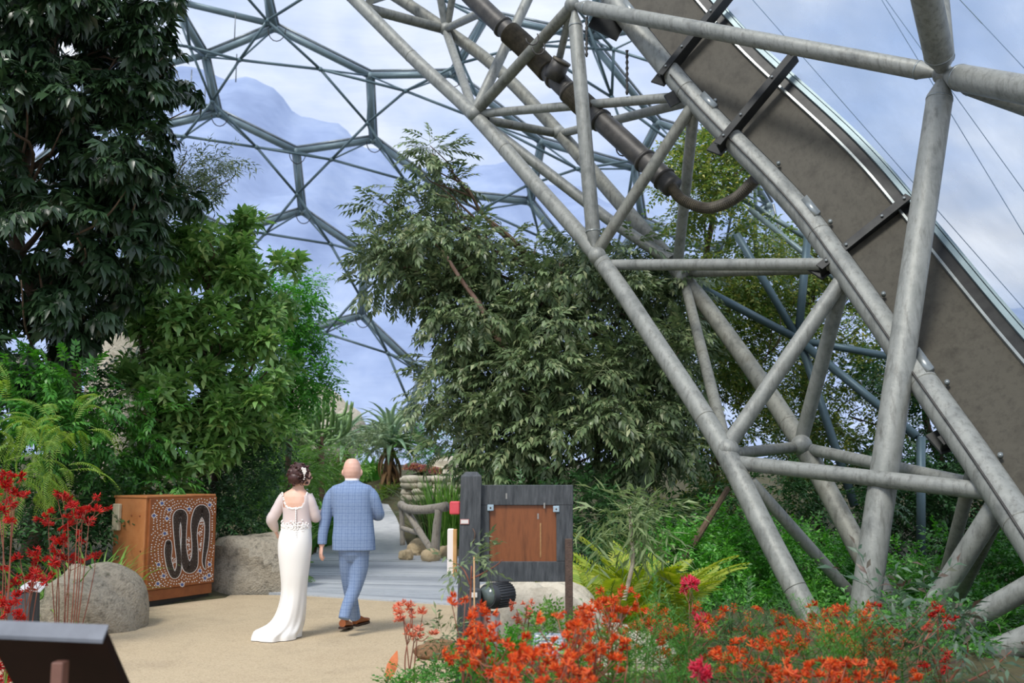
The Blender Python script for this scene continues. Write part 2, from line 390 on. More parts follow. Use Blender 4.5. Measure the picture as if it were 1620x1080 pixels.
# ------------------------------------------------------------------ the arch: triangular steel truss between the domes
def PP(*q): return np.array([P(*x) for x in q])
arch = thing('arch_truss', G(1310, 1040, -.3), 'great galvanised tube truss arch rising from the planting to the dome roof', 'truss')
def T(name, pts, dia, mt=STEEL, parent=None, n=16, sm=0, tb=None):
    p = PP(*pts); 
    if sm: p = spl(p, sm)
    r = dia/2
    return part(name, MB().tube(p, r, n), mt, parent or arch, auto=40)
C1 = [(500, -70, 18.8), (545, -18, 18.5), (590, 28, 18.2), (660, 98, 17.8), (750, 182, 17), (850, 295, 15.8), (945, 405, 14.5), (1040, 545, 13), (1140, 702, 11.8), (1222, 862, 11), (1312, 1035, 10.4), (1345, 1105, 10.2)]
C2 = [(560, -45, 20.8), (630, -3, 20.5), (705, 47, 20), (785, 107, 19.2), (880, 205, 18.2), (965, 303, 17), (1082, 440, 15.5), (1180, 570, 14.1), (1270, 706, 12.8), (1366, 882, 11.8), (1440, 1020, 11.2), (1470, 1080, 11)]
C3 = [(880, -110, 15.4), (955, -18, 14.8), (1000, 40, 14.5), (1100, 160, 13.8), (1250, 315, 12.6), (1335, 425, 11.8), (1450, 590, 10.6), (1545, 725, 9.6), (1640, 868, 8.7), (1760, 1060, 7.8)]
for nm_, c, dd, mt in (('lower_chord', C1, .25, STEEL), ('lower_chord', C2, .25, STEELB), ('upper_chord', C3, .31, STEEL)):
    ch = T(nm_, c, dd, mt, n=24, sm=8)
    pts = spl(PP(*c), 8)
    for q in range(10, len(pts)-6, 13):      # weld collars
        part('weld_band', MB().tube([pts[q], pts[q]+(pts[q+1]-pts[q])*.05], dd/2+.004, 24), STEELB, ch)
WEB = [([(750, 180, 17), (905, 10, 14.8)], .19), ([(752, 176, 17), (846, -25, 17.6)], .19), ([(757, 180, 17), (1092, 152, 13.9)], .15), ([(770, 190, 17), (885, 212, 18.2)], .16),
 ([(885, 212, 18.2), (1094, 160, 13.9)], .15), ([(765, 195, 17), (960, 345, 16.2), (1060, 412, 15.6)], .19), ([(1095, 168, 13.8), (943, 400, 14.5)], .17), ([(1098, 170, 13.8), (1072, 420, 15.6)], .17),
 ([(948, 419, 14.5), (1318, 418, 11.9)], .16), ([(1322, 424, 12), (1085, 432, 15.5)], .14), ([(1150, 706, 11.8), (1331, 444, 11.8)], .19), ([(1334, 446, 11.8), (1268, 695, 12.8)], .18),
 ([(1156, 718, 11.8), (1268, 706, 12.8)], .14), ([(1274, 709, 12.8), (1565, 772, 9.6)], .15), ([(1160, 731, 11.7), (1570, 778, 9.4)], .17), ([(1082, 442, 15.5), (1147, 700, 11.8)], .15),
 ([(1188, 762, 11.5), (1356, 950, 11.9)], .14), ([(705, 47, 20), (748, 172, 17.1)], .17), ([(575, 12, 18.3), (702, 46, 20)], .2), ([(585, 0, 18.3), (650, -20, 20)], .18), ([(690, -40, 19.5), (705, 46, 20)], .15), ([(722, -40, 19.5), (707, 46, 20)], .15),
 ([(705, 46, 20), (765, 18, 17)], .16), ([(1580, 795, 9.3), (1436, 1020, 10)], .2), ([(1572, 820, 9.4), (1500, 970, 10.8)], .17), ([(1650, 915, 8.6), (1430, 1040, 9.4)], .19), ([(1690, 985, 8.2), (1480, 1070, 8.9)], .22), ([(1545, 720, 9.6), (1478, 980, 11.1)], .13),
 ([(905, 8, 14.8), (885, 92, 15.6)], .12)]
for i_, (pts, dd) in enumerate(WEB): T('web_tube', pts, dd, STEEL if i_ % 3 else STEELB)
# struts of the inner layer that meet at the ball node
def taper(a, b, r, name='strut_tube', ends=(1, 1)):
    a, b = np.asarray(a), np.asarray(b); d = nz(b-a); l_ = np.linalg.norm(b-a); e = .3
    s = [0, .12, e, l_-e, l_-.12, l_] ; rr = [r*.42 if ends[0] else r, r*.5 if ends[0] else r, r, r, r*.5 if ends[1] else r, r*.42 if ends[1] else r]
    o = part(name, MB().tube([a+d*x for x in s], rr, 24), STEEL, arch, auto=30)
    for x, k_ in ((e+.02, ends[0]), (l_-e-.02, ends[1])):
        if k_: part('weld_band', MB().tube([a+d*x, a+d*(x+.02)], r+.004, 24), RAILM, o)
NB = P(1492, 118, 11.0)
taper(NB, P(1362, 1000, 10.2), .145, ends=(1, 0)); taper(P(905, 8, 14.8), NB, .11)
taper(P(1410, -260, 8.6), NB, .16); taper(P(1462, -260, 13.3), NB, .14); taper(NB, P(1960, 205, 7.6), .15); taper(NB, P(2000, 300, 10.4), .13)
taper(P(908, 12, 14.8), P(941, 398, 14.5), .11)
part('ball_node', MB().ell(NB, (.12, .12, .12), nu=20, nv=14), STEEL, arch)
part('ball_node', MB().ell(P(905, 8, 14.8), (.12, .12, .12), nu=20, nv=14), STEEL, arch)
# gusset plates at the tube joints
for (u, v, d_) in ((750, 180, 16.9), (945, 405, 14.4), (1152, 712, 11.7), (1268, 704, 12.7), (1082, 440, 15.4), (705, 46, 19.9), (884, 210, 18.1)):
    part('joint_sleeve', MB().ell(P(u, v, d_), (.135, .135, .135), nu=16, nv=10), STEEL, arch)
# gutter panels: a strip standing on the upper chord, in bays between dark brackets
pts3 = spl(PP(*C3), 8); pix3 = spl(np.array([(a, b, c) for a, b, c in C3], float), 8)
def strip_edge(i, off):              # offset across the strip, in metres, in the plane that faces the path
    a = max(0, i-1); b = min(len(pix3)-1, i+1); t = pix3[b, :2]-pix3[a, :2]; t /= np.linalg.norm(t); per = np.array([-t[1], t[0]]); per = -per if per[1] > 0 else per
    d_ = pix3[i, 2]; o = off*FPX/d_
    return P(pix3[i, 0]+per[0]*o, pix3[i, 1]+per[1]*o, d_)
gut = thing('gutter_strip', pts3[40], 'dark weathered metal panel strip bolted along the upper arch tube', 'gutter')
BR = [((1050, 135, 14.1), (1163, -5, 14.1)), ((1140, 245, 13.3), (1262, 98, 13.3)), ((1300, 440, 12.0), (1440, 328, 12.0)), ((1490, 715, 10.1), (1630, 652, 10.1)), ((1745, 1130, 7.8), (1900, 1040, 7.8)), ((945, 30, 15), (1060, -110, 15))]
bidx = [8, 17, 25, 36, 46, 58, 66]
def rotm_y(a): return np.array([[math.cos(a), 0, math.sin(a)], [0, 1, 0], [-math.sin(a), 0, math.cos(a)]])
def nearest(u): return int(np.argmin(abs(pix3[:, 0]-u)))
cuts = [8, nearest(1085), nearest(1178), nearest(1345), nearest(1532), len(pix3)-1]
NRM = nz(np.cross(pts3[50]-pts3[30], strip_edge(40, .8)-pts3[40])); NRM = NRM if NRM[1] > 0 else -NRM
def band(i0, i1, o0, o1, th, push, mt, name, par):
    lo = [strip_edge(i, o0)+NRM*push for i in range(i0, i1+1)]; hi = [strip_edge(i, o1)+NRM*push for i in range(i0, i1+1)]
    rings = [np.array([a, b, b+NRM*th, a+NRM*th]) for a, b in zip(lo, hi)]
    return part(name, MB().loft(rings), mt, par, auto=30)
for a, b in zip(cuts, cuts[1:]):
    band(a, b, .17, .93, .03, .02, PANELM, 'panel', gut)
    band(a, b, .93, .96, .05, -.03, RAILM, 'edge_bead', gut)
    band(a, b, .97, 1.1, .05, .02, DARKST, 'fascia', gut)
    band(a, b, 1.1, 1.16, .08, -.02, STEELG, 'film_clamp', gut)
    band(a, b, 1.18, 1.21, .06, 0, STEELG, 'film_clamp', gut)
    i_ = (a+b)//2
    m_ = pts3[i_]; d = nz(pts3[i_+1]-pts3[i_]); nrm = nz(strip_edge(i_, .3)-m_)
    part('clip_plate', MB().box(m_+nrm*.1-NRM*.12, (.34, .1, .06), R=np.stack([d, nrm, np.cross(d, nrm)], 1)), RAILM, gut)
    for q in (a+2, (a+b)//2+2):
        if q < len(pts3): part('bolt', MB().tube([strip_edge(q, .19)-NRM*.02, strip_edge(q, .19)-NRM*.07], .025, 8), RAILM, gut)
for (A, B) in BR[:5]:
    a, b = P(*A), P(*B); d = nz(b-a); n_ = nz(np.cross(d, NRM)); R = np.stack([d, n_, np.cross(d, n_)], 1)
    br = part('bracket', MB().box((a+b)/2-NRM*.1, (np.linalg.norm(b-a), .02, .2), R=R).box((a+b)/2-NRM*.2, (np.linalg.norm(b-a), .11, .02), R=R), DARKST, gut, smooth=False)
    part('bracket_lug', MB().box(a+d*.12+n_*.1-NRM*.02, (.3, .28, .03), R=R, bev=.01), DARKST, br, smooth=False)
    for s in (.08, .3, .7, .95): part('bolt', MB().tube([a+(b-a)*s-NRM*.21, a+(b-a)*s-NRM*.235], .018, 8), RAILM, br)
part('gusset', MB().box(P(1072, 152, 13.95), (.34, .05, .2), R=rotm_y(-.5)), DARKST, gut, smooth=False)
part('gusset', MB().box(P(960, 40, 14.7), (.5, .06, .3), R=rotm_y(.5)), DARKST, gut, smooth=False)
# cable along the chord
part('cable', MB().tube([p+nz(np.cross(NRM, [0, 0, 1]))*-.0-NRM*.16+np.array([-.06, 0, -.05]) for p in pts3[22:]], .012, 6), DUCTM, gut)

# near dome film right of the strip
near = thing('near_dome_film', P(1560, 500, 12), 'clear film cushion between the gutter strip and the ball-jointed tubes', None, kind='structure')
left_edge = [strip_edge(i, 1.2) for i in range(8, len(pix3), 4)]
right_edge = [P(2300, -500, 15), P(2350, 100, 12.5), P(2350, 700, 10), P(2250, 1150, 8.4)]
le = spl(np.array(left_edge), 2); re_ = spl(np.array(right_edge), 12); n_ = 24
V = []; F = []; m_ = 14
for i in range(n_):
    a = le[int(i*(len(le)-1)/(n_-1))]; b = re_[int(i*(len(re_)-1)/(n_-1))]
    for j in range(m_):
        s = j/(m_-1); V.append(a+(b-a)*s + np.array([.5, .85, .4])*4*s*(1-s)*.9*math.sin(math.pi*i/(n_-1)))
for i in range(n_-1):
    for j in range(m_-1): F.append((i*m_+j, i*m_+j+1, (i+1)*m_+j+1, (i+1)*m_+j))
part('pane', (np.array(V), F), FILM2, near)
part('beam', MB().tube(re_, .12, 10), STEELG, near)
for (a, b) in (((1340, -190), (1820, 320)), ((1250, -210), (1900, 690)), ((1125, -75), (1850, 750)), ((1395, 0), (1820, 700))):
    part('film_wire', MB().tube([P(*a, 14.6), P(*b, 13.4)], .006, 4), CABLE, near)

# nearer lattice tubes behind the arch
latt = thing('lattice_frame', P(1262, 860, 18), 'slim blue-grey lattice tubes crossing among the trees behind the arch', 'lattice frame')
for pts, dd in (([(1102, 452, 16), (1262, 536, 17.5)], .14), ([(1262, 536, 17.5), (1450, 690, 16)], .15), ([(1165, 370, 17.5), (1268, 545, 17.5)], .14), ([(1268, 545, 17.5), (1352, 800, 17)], .15), ([(1278, 370, 17.5), (1263, 532, 17.5)], .15),
    ([(1266, 538, 17.5), (1410, 564, 17)], .13), ([(1457, 690, 16), (1457, 900, 16)], .14), ([(1185, 330, 18), (1420, 520, 17)], .1), ([(1195, 300, 19), (1195, 420, 19)], .08), ([(1150, 300, 19), (1290, 385, 18)], .1), ([(1510, 700, 13.5), (1580, 800, 12.5)], .12)):
    part('tube', MB().tube(PP(*pts), dd/2, 12), CABLE if dd > .12 else STEELG, latt)
part('tube_sleeve', MB().ell(P(1264, 537, 17.5), (.14, .14, .14)), CABLE, latt)

# ventilation duct
duct = thing('ventilation_duct', P(905, 150, 15.5), 'black flexible ventilation duct slung inside the arch truss', 'duct')
dp = spl(PP((690, -60, 17), (780, 28, 16.4), (835, 78, 16.1), (895, 140, 15.6), (970, 208, 15), (1035, 268, 14.5), (1064, 296, 14.3)), 14)
part('duct_pipe', MB().tube(dp, .165, 20), DUCTM, duct)
for i0, i1 in ((20, 36), (44, 50)):
    m_ = MB()
    seg = spl(dp[i0:i1+1], 5); rr = [.18 if k_ % 2 else .2 for k_ in range(len(seg))]
    m_.tube(seg, rr, 20); part('ribbed_sleeve', m_, DUCTC, duct, smooth=False)
for i_ in (17, 38, 43, 52, 66, 76): part('clamp_band', MB().tube([dp[i_], dp[i_]+(dp[i_+1]-dp[i_])*.6], .19, 20), DUCTM, duct)
q = P(888, 98, 15.4); dq = nz([.45, -.5, .75])
part('outlet', MB().tube([q-dq*.3, q], [.17, .15], 18), DUCTM, duct); part('outlet_ring', MB().tube([q, q+dq*.03], .16, 18), DUCTC, duct)
hs = spl(PP((1060, 292, 14.3), (1080, 316, 14.2), (1120, 329, 14.0), (1162, 314, 13.6), (1195, 284, 13.2)), 14); 
part('flexible_hose', MB().tube(spl(hs, 2), [.085 if k_ % 2 else .07 for k_ in range(len(spl(hs, 2)))], 14), DUCTC, duct, smooth=False)
for a in ((842, 60), (852, 75), (985, 235), (960, 190)):   # support hoops and chains
    part('hanging_hook', MB().tube(np.array([P(a[0], a[1], 15)+np.array([.1*math.cos(t), 0, .12*math.sin(t)]) for t in np.linspace(math.pi, 2.2*math.pi, 8)]), .012, 5), DUCTM, duct)
for u, v0, v1 in ((928, 28, 90), (992, 80, 150)):
    ck = [P(u, v, 14.6) for v in np.linspace(v0, v1, 16)]
    part('chain', MB().tube(ck, [.014 if i % 2 else .03 for i in range(16)], 6), DUCTM, duct)
# ------------------------------------------------------------------ leaf shapes (all triangles)
def rotm(ax, a):
    x, y, z = nz(ax); c, s = math.cos(a), math.sin(a); C = 1-c
    return np.array([[c+x*x*C, x*y*C-z*s, x*z*C+y*s], [y*x*C+z*s, c+y*y*C, y*z*C-x*s], [z*x*C-y*s, z*y*C+x*s, c+z*z*C]])
def leaflet(L, Wd, fold=.18, drop=.18, wide=.45):
    V = np.array([(0, 0, 0), (-Wd/2, wide*L, fold*Wd), (0, wide*L, .02*L), (Wd/2, wide*L, fold*Wd), (0, L, -drop*L)])
    return V, np.array([(0, 2, 1), (0, 3, 2), (1, 2, 4), (2, 3, 4)])
def leaf8(L, Wd, fold=.15, drop=.25):
    V = np.array([(0, 0, 0), (-Wd*.38, .3*L, fold*Wd), (0, .3*L, .03*L), (Wd*.38, .3*L, fold*Wd), (-Wd*.5, .65*L, fold*Wd-.02*L), (0, .65*L, 0), (Wd*.5, .65*L, fold*Wd-.02*L), (0, L, -drop*L)])
    return V, np.array([(0, 2, 1), (0, 3, 2), (1, 2, 5), (1, 5, 4), (2, 3, 6), (2, 6, 5), (4, 5, 7), (5, 6, 7)])
def merge(items):
    V = []; F = []; n = 0
    for (v, f, R, t, s) in items:
        V.append((v*s) @ np.asarray(R).T + np.asarray(t)); F.append(f+n); n += len(v)
    return np.vstack(V), np.vstack(F)
def stem_tri(a, b, r=.004):
    a, b = np.asarray(a, float), np.asarray(b, float); d = nz(b-a); u = nz(np.cross(d, [.3, .2, 1])); w = np.cross(d, u)
    V = [a+u*r, a-.5*r*u+.87*r*w, a-.5*r*u-.87*r*w, b+u*r*.6, b-.3*r*u+.5*r*w, b-.3*r*u-.5*r*w]
    return np.array(V), np.array([(0, 1, 4), (0, 4, 3), (1, 2, 5), (1, 5, 4), (2, 0, 3), (2, 3, 5)])
I3 = np.eye(3); Z0 = np.zeros(3)
def t_palm(seed, n=7, L=.17, Wd=.052, sp=2.2):      # hand of drooping leaflets
    r = random.Random(seed); it = []
    for i in range(n):
        a = -sp/2+sp*i/(n-1)+r.uniform(-.12, .12); R = rotm((0, 0, 1), a) @ rotm((1, 0, 0), -r.uniform(.15, .6))
        l_ = L*r.uniform(.8, 1.1)*(1-.25*abs(i-(n-1)/2)/(n/2)); v, f = leaflet(l_, Wd*r.uniform(.85, 1.1), drop=r.uniform(.1, .4)); it.append((v, f, R, (0, .03*math.cos(a), 0), 1))
    v, f = stem_tri((0, -.1, .02), (0, 0, 0)); it.append((v, f, I3, Z0, 1)); return merge(it)
def t_pinnate(seed, pairs=5, L=.32, ll=.14, Wd=.045, droop=.25):
    r = random.Random(seed); it = []
    bend = lambda s: np.array([0, L*s, -droop*L*s*s])
    for i in range(pairs):
        s = .25+.7*i/max(1, pairs-1)
        for sg in (-1, 1):
            R = rotm((0, 0, 1), -sg*r.uniform(.75, 1.1)*(1-.35*s)) @ rotm((1, 0, 0), -r.uniform(.1, .55))
            v, f = leaflet(ll*r.uniform(.8, 1.1)*(1-.2*abs(s-.6)), Wd, drop=r.uniform(.1, .35)); it.append((v, f, R, bend(s), 1))
    v, f = leaflet(ll, Wd); it.append((v, f, rotm((1, 0, 0), -.4), bend(1), 1))
    v, f = stem_tri((0, -.05, 0), bend(1), .004); it.append((v, f, I3, Z0, 1)); return merge(it)
def t_rosette(seed, n=9, L=.2, Wd=.062):
    r = random.Random(seed); it = []
    for i in range(n):
        a = i*2.4+r.uniform(-.2, .2); el = -.3+1.15*i/n+r.uniform(-.15, .15); R = rotm((0, 0, 1), a) @ rotm((1, 0, 0), el)
        v, f = leaf8(L*r.uniform(.75, 1.1)*(1.05-.35*i/n), Wd*r.uniform(.85, 1.1), drop=r.uniform(.1, .4)) if i < 3 else leaflet(L*r.uniform(.75, 1.1)*(1.05-.35*i/n), Wd, drop=r.uniform(.1, .35), wide=.58)
        it.append((v, f, R, (0, 0, .012*i), 1))
    return merge(it)
def t_twig(seed, n=9, L=.3, ll=.085, Wd=.04, droop=.2):
    r = random.Random(seed); it = []
    for i in range(n):
        s = (i+1)/n; sg = 1 if i % 2 else -1
        R = rotm((0, 0, 1), -sg*r.uniform(.5, 1.2)*(1-.6*(s > .95))) @ rotm((0, 1, 0), r.uniform(-.5, .5)) @ rotm((1, 0, 0), r.uniform(-.6, .25))
        v, f = leaflet(ll*r.uniform(.75, 1.15), Wd*r.uniform(.8, 1.2), drop=r.uniform(0, .3)); it.append((v, f, R, (0, L*s, -droop*L*s*s), 1))
    v, f = stem_tri((0, 0, 0), (0, L, -droop*L), .0035); it.append((v, f, I3, Z0, 1)); return merge(it)
def t_frond(seed, n=12, L=.6, Wd=.24, arch=.5, thin=1.0):
    r = random.Random(seed); it = []; b = lambda s: np.array([0, L*s*(1-.12*s), L*(.35*s-arch*s*s)])
    for i in range(n):
        s = .1+.88*i/(n-1); wl = Wd/2*(math.sin(math.pi*(.12+.86*s))**.7)
        for sg in (-1, 1):
            R = rotm((0, 0, 1), -sg*(1.15-.35*s)) @ rotm((1, 0, 0), -.25); v, f = leaflet(max(.02, wl*1.1), L/n*.95*thin, fold=.1, drop=.15, wide=.35); it.append((v[[0, 1, 3, 4]], np.array([(0, 3, 1), (0, 2, 3)]), R, b(s), 1))
    for s0, s1 in ((0, .35), (.35, .7), (.7, 1)):
        v, f = stem_tri(b(s0), b(s1), .005); it.append((v, f, I3, Z0, 1))
    return merge(it)
def t_blade(seed, L=.6, Wd=.02, arch=.6, n=5):
    V = []; F = []
    for i in range(n+1):
        s = i/n; w = Wd/2*(1-s**2.2)+.0005; y = L*(.75*s*s*arch+.12*s); z = L*(s-.55*arch*s*s*s)
        V += [(-w, y, z), (0, y-.15*w, z-.25*w), (w, y, z)]
    for i in range(n):
        a = i*3; F += [(a, a+1, a+4), (a, a+4, a+3), (a+1, a+2, a+5), (a+1, a+5, a+4)]
    return np.array(V), np.array(F)
def t_aloe(seed, L=.6, Wd=.105, arch=.9, n=7):
    V = []; F = []
    for i in range(n+1):
        s = i/n; w = Wd/2*(1-s)**.75*(1.0 if s > .12 else .9)+.002; th = w*.45
        a = .35-arch*1.75*s; 
        if i == 0: y = z = 0.0
        else: y += L/n*math.cos(a0); z += L/n*math.sin(a0)
        a0 = a; V += [(-w, y, z+th*.8), (0, y, z), (w, y, z+th*.8), (0, y, z-th)]
    for i in range(n):
        for j in range(4): k = (j+1) % 4; a = i*4; F += [(a+j, a+k, a+4+k), (a+j, a+4+k, a+4+j)]
    return np.array(V), np.array(F)
def t_feather(seed, L=.5, n=34, ll=.07):
    r = random.Random(seed); V = []; F = []
    for i in range(n):
        s = i/n; b0 = np.array([0, L*s, L*(.25*s-.55*s*s)]); a = r.uniform(0, 6.3)
        d = np.array([math.cos(a), .7, math.sin(a)]); d /= np.linalg.norm(d); e = b0+d*ll*(1.1-.5*s); q = np.cross(d, [.2, .1, 1])*.0035
        k = len(V); V += [b0-q, b0+q, e]; F.append((k, k+1, k+2))
    v, f = stem_tri((0, 0, 0), (0, L, -.3*L), .003); F = np.vstack([np.array(F), f+len(V)]); return np.vstack([np.array(V), v]), F
def t_paw(seed, n=8, L=.055):                        # fan of furry tubular fingers with split tips
    r = random.Random(seed); it = []
    for i in range(n):
        a = (i-(n-1)/2)*.42+r.uniform(-.15, .15); R = rotm((0, 0, 1), a) @ rotm((1, 0, 0), r.uniform(-.5, .9)) ; l_ = L*r.uniform(.8, 1.15); w = .008
        V = np.array([(-w*.5, 0, 0), (w*.5, 0, 0), (0, 0, w*.8), (-w, l_*.7, 0), (w, l_*.7, 0), (0, l_*.7, w*1.6), (-w*2.2, l_*1.05, -.006), (w*2.2, l_*1.05, -.006), (0, l_*1.1, w*2.6)])
        Fq = np.array([(0, 1, 4), (0, 4, 3), (1, 2, 5), (1, 5, 4), (2, 0, 3), (2, 3, 5), (3, 4, 6), (4, 7, 3), (5, 8, 4), (5, 3, 8)]); it.append((V, Fq, R, (0, 0, 0), 1))
    return merge(it)
TPL = {}
def tpl(key, fn, k=4):
    TPL[key] = [fn(100*len(TPL)+i) for i in range(k)]
tpl('palm', lambda s: t_palm(s)); tpl('palmbig', lambda s: t_palm(s, n=7, L=.2, Wd=.062)); tpl('pinnate', lambda s: t_pinnate(s)); tpl('rosette', lambda s: t_rosette(s)); tpl('twig', lambda s: t_twig(s)); tpl('smalltwig', lambda s: t_twig(s, n=11, L=.26, ll=.06, Wd=.032))
tpl('narrow', lambda s: t_twig(s, n=9, L=.32, ll=.15, Wd=.026, droop=.4)); tpl('frond', lambda s: t_frond(s)); tpl('bigfrond', lambda s: t_frond(s, n=22, L=.9, Wd=.3, arch=.6, thin=.75)); tpl('lacyfrond', lambda s: t_frond(s, n=18, L=.7, Wd=.22, arch=.75, thin=.5))
tpl('blade', lambda s: t_blade(s, L=random.uniform(.5, .7), arch=random.uniform(.3, 1))); tpl('strap', lambda s: t_blade(s, L=.6, Wd=.045, arch=.7)); tpl('upblade', lambda s: t_blade(s, L=.7, Wd=.012, arch=.25)); tpl('feather', lambda s: t_feather(s)); tpl('paw', lambda s: t_paw(s)); tpl('pawbig', lambda s: t_paw(s, n=11, L=.06))
tpl('aloe', lambda s: t_aloe(s, arch=random.uniform(.75, 1.05))); tpl('willow', lambda s: t_twig(s, n=9, L=.36, ll=.21, Wd=.03, droop=.8)); tpl('gum', lambda s: t_twig(s, n=7, L=.34, ll=.13, Wd=.035, droop=.3))
MESHC = {}
def tmesh(key, i, mt):
    k = (key, i, mt.name)
    if k not in MESHC: MESHC[k] = mesh_of('leaf', *TPL[key][i], mt, smooth=False)
    return MESHC[k]
def frames(D, up=None, roll=.5):                     # rotation matrices with +Y along D and +Z up as far as it goes
    n = len(D); U = np.tile([0, 0, 1.0], (n, 1)) if up is None else up
    U = U + RNG.normal(0, roll*.5, (n, 3)); X = np.cross(D, U); X /= np.maximum(np.linalg.norm(X, axis=1), 1e-6)[:, None]
    return np.stack([X, D, np.cross(X, D)], -1)
def scatter(parent, key, mt, pos, D, sc, nparts=300, roll=.5, name='leaf', score=None, massname='foliage'):
    n = len(pos); D = D/np.maximum(np.linalg.norm(D, axis=1), 1e-6)[:, None]; R = frames(D, roll=roll); kinds = RNG.integers(0, len(TPL[key]), n)
    if score is None: score = -np.linalg.norm(pos-np.array([0, 0, CAMZ]), axis=1)
    order = np.argsort(-score); chosen = order[:nparts]; rest = order[nparts:]
    for i in chosen:
        M = np.eye(4); M[:3, :3] = R[i]*sc[i]; M[:3, 3] = pos[i]
        link(name, tmesh(key, int(kinds[i]), mt), parent, Matrix(M.tolist()))
    if len(rest):
        VV = []; FF = []; c = 0
        for k in range(len(TPL[key])):
            ids = rest[kinds[rest] == k]
            if not len(ids): continue
            v, f = TPL[key][k]
            A = np.einsum('mij,nj->mni', R[ids]*sc[ids, None, None], v) + pos[ids][:, None, :]
            FF.append((f[None]+(np.arange(len(ids))*len(v))[:, None, None]).reshape(-1, 3)+c); VV.append(A.reshape(-1, 3)); c += A.shape[0]*A.shape[1]
        o = part(massname, (np.vstack(VV), np.vstack(FF)), mt, parent, smooth=False); o['kind'] = 'stuff'

def crown(parent, blobs, key, mt, n, scale=1.0, nparts=300, droop=.25, shell=.5, roll=.5, jitter=.6, name='leaf', per=13, tuftr=.24):
    B = np.array([tuple(b)+(1,)*(7-len(b)) for b in blobs], float); w = (B[:, 3]*B[:, 4])**.8*(B[:, 2]**1.6)*B[:, 6]; w /= w.sum(); idx = RNG.choice(len(B), n, p=w)
    C = np.array([P(b[0], b[1], b[2]) for b in B])
    rad = np.stack([B[:, 3]*B[:, 2]/FPX, B[:, 5], B[:, 4]*B[:, 2]/FPX], 1)
    # twigs in tufts: tuft centres on each blob's shell, leaves round each tuft
    nc = max(len(B)*3, n//per); ci = RNG.choice(len(B), nc, p=w); cd = RNG.normal(0, 1, (nc, 3)); cd /= np.linalg.norm(cd, axis=1)[:, None]
    cr = (1-shell*RNG.random(nc)**1.5)*(1+.18*np.sin(cd[:, 0]*5+ci)*np.sin(cd[:, 2]*6+ci*2)+.12*RNG.normal(0, 1, nc))
    cp = C[ci]+cd*rad[ci]*cr[:, None]
    k = RNG.integers(0, nc, n); idx = ci[k]; dirs = cd[k]; rr = cr[k]
    off = RNG.normal(0, 1, (n, 3)); off /= np.linalg.norm(off, axis=1)[:, None]; off[:, 2] = off[:, 2]*.7+.15
    pos = cp[k] + off*(tuftr*RNG.random((n, 1))**.6)
    pos[:, 2] = np.maximum(pos[:, 2], H(pos[:, 0], pos[:, 1])+.05)
    D = dirs*.35 + off*.9 + RNG.normal(0, jitter*.5, (n, 3)) + np.array([0, -.12, -droop])
    toward = -(dirs*nz([0, 1, .2])).sum(1)
    inside = np.zeros(n)
    for b in range(len(B)):
        q = (pos-C[b])/rad[b]; inside = np.maximum(inside, np.where((idx != b), 1-(q**2).sum(1), -1))
    score = toward + rr - 2*np.maximum(inside, 0) - .05*pos[:, 1] + RNG.random(n)*.4
    # keep the chosen ones inside the photograph's field
    az = np.abs(pos[:, 0]/pos[:, 1]); score -= 5*(az > .54)
    score -= 5*((pos[:, 2]-CAMZ)/pos[:, 1] > .5)
    scatter(parent, key, mt, pos, D, scale*RNG.uniform(.8, 1.2, n), nparts, roll, name, score)
    return C, rad
def limb(parent, a, b, r0, r1, mt, name='branch', sag=.06, k=7):
    a, b = np.asarray(a, float), np.asarray(b, float); l_ = np.linalg.norm(b-a); p = np.linspace(a, b, 4)
    p[1:3] += RNG.normal(0, sag*l_, (2, 3)); p = spl(p, k); part(name, MB().tube(p, np.linspace(r0, r1, len(p)), 8), mt, parent)
    return p
def tree(name, label, cat, base, top, blobs, key, mt, n, scale=1, tr=.12, bark=None, group=None, **kw):
    base = np.asarray(base, float); base[2] = hz(base[0], base[1])-.05; t = thing(name, base, label, cat, group); bark = bark or BARK
    C, rad = crown(t, blobs, key, mt, n, scale, **kw)
    tp = limb(t, base, top, tr, tr*.5, bark, 'trunk', .03)
    for i, c in enumerate(C):
        z = np.clip(c[2]-.6*rad[i][2]-.4, base[2]+.4, top[2]); s = int((len(tp)-1)*np.clip((z-base[2])/max(.1, top[2]-base[2]), .15, 1))
        limb(t, tp[s], c+RNG.normal(0, .15, 3)*rad[i], tr*.3, .008, bark)
        for _ in range(3):
            e = c+RNG.normal(0, .5, 3)*rad[i]; limb(t, c*.6+tp[s]*.4, e, tr*.16, .008, bark, 'twig', k=4)
    return t

LDARK = leafmat('dark_leaf', ['#1c2e1a', '#2c4329', '#3d5636', '#22361f'], rough=.33, trans=.12, spec=.5)
LMID = leafmat('mid_leaf', ['#527a38', '#719a52', '#90b567', '#5d8844', '#b5cc80'], rough=.36, trans=.25)
LOLIVE = leafmat('olive_leaf', ['#3f5234', '#5f734c', '#7e9165', '#4c5f3c', '#9aa276'], rough=.4, trans=.2)
LYEL = leafmat('yellowing_leaf', ['#45632f', '#6c8a3f', '#929c4c', '#50743a', '#c2bd62'], rough=.42, trans=.3)
LBRIGHT = leafmat('bright_leaf', ['#3b7a2c', '#559638', '#72b04a', '#458632'], rough=.4, trans=.3)
LHEDGE = leafmat('hedge_leaf', ['#356a28', '#4d8a36', '#689f45', '#3e7730'], rough=.4, trans=.3)
LFERN = leafmat('fern_leaf', ['#8f9f30', '#a9b542', '#7d9a2c', '#bfbf52'], rough=.5, trans=.4)
LGRASS = leafmat('grass_leaf', ['#47752c', '#69963f', '#8bb257', '#538035'], rough=.45, trans=.3)
LLIME = leafmat('lime_leaf', ['#5f8430', '#7c9c40', '#94ad52'], rough=.5, trans=.35)
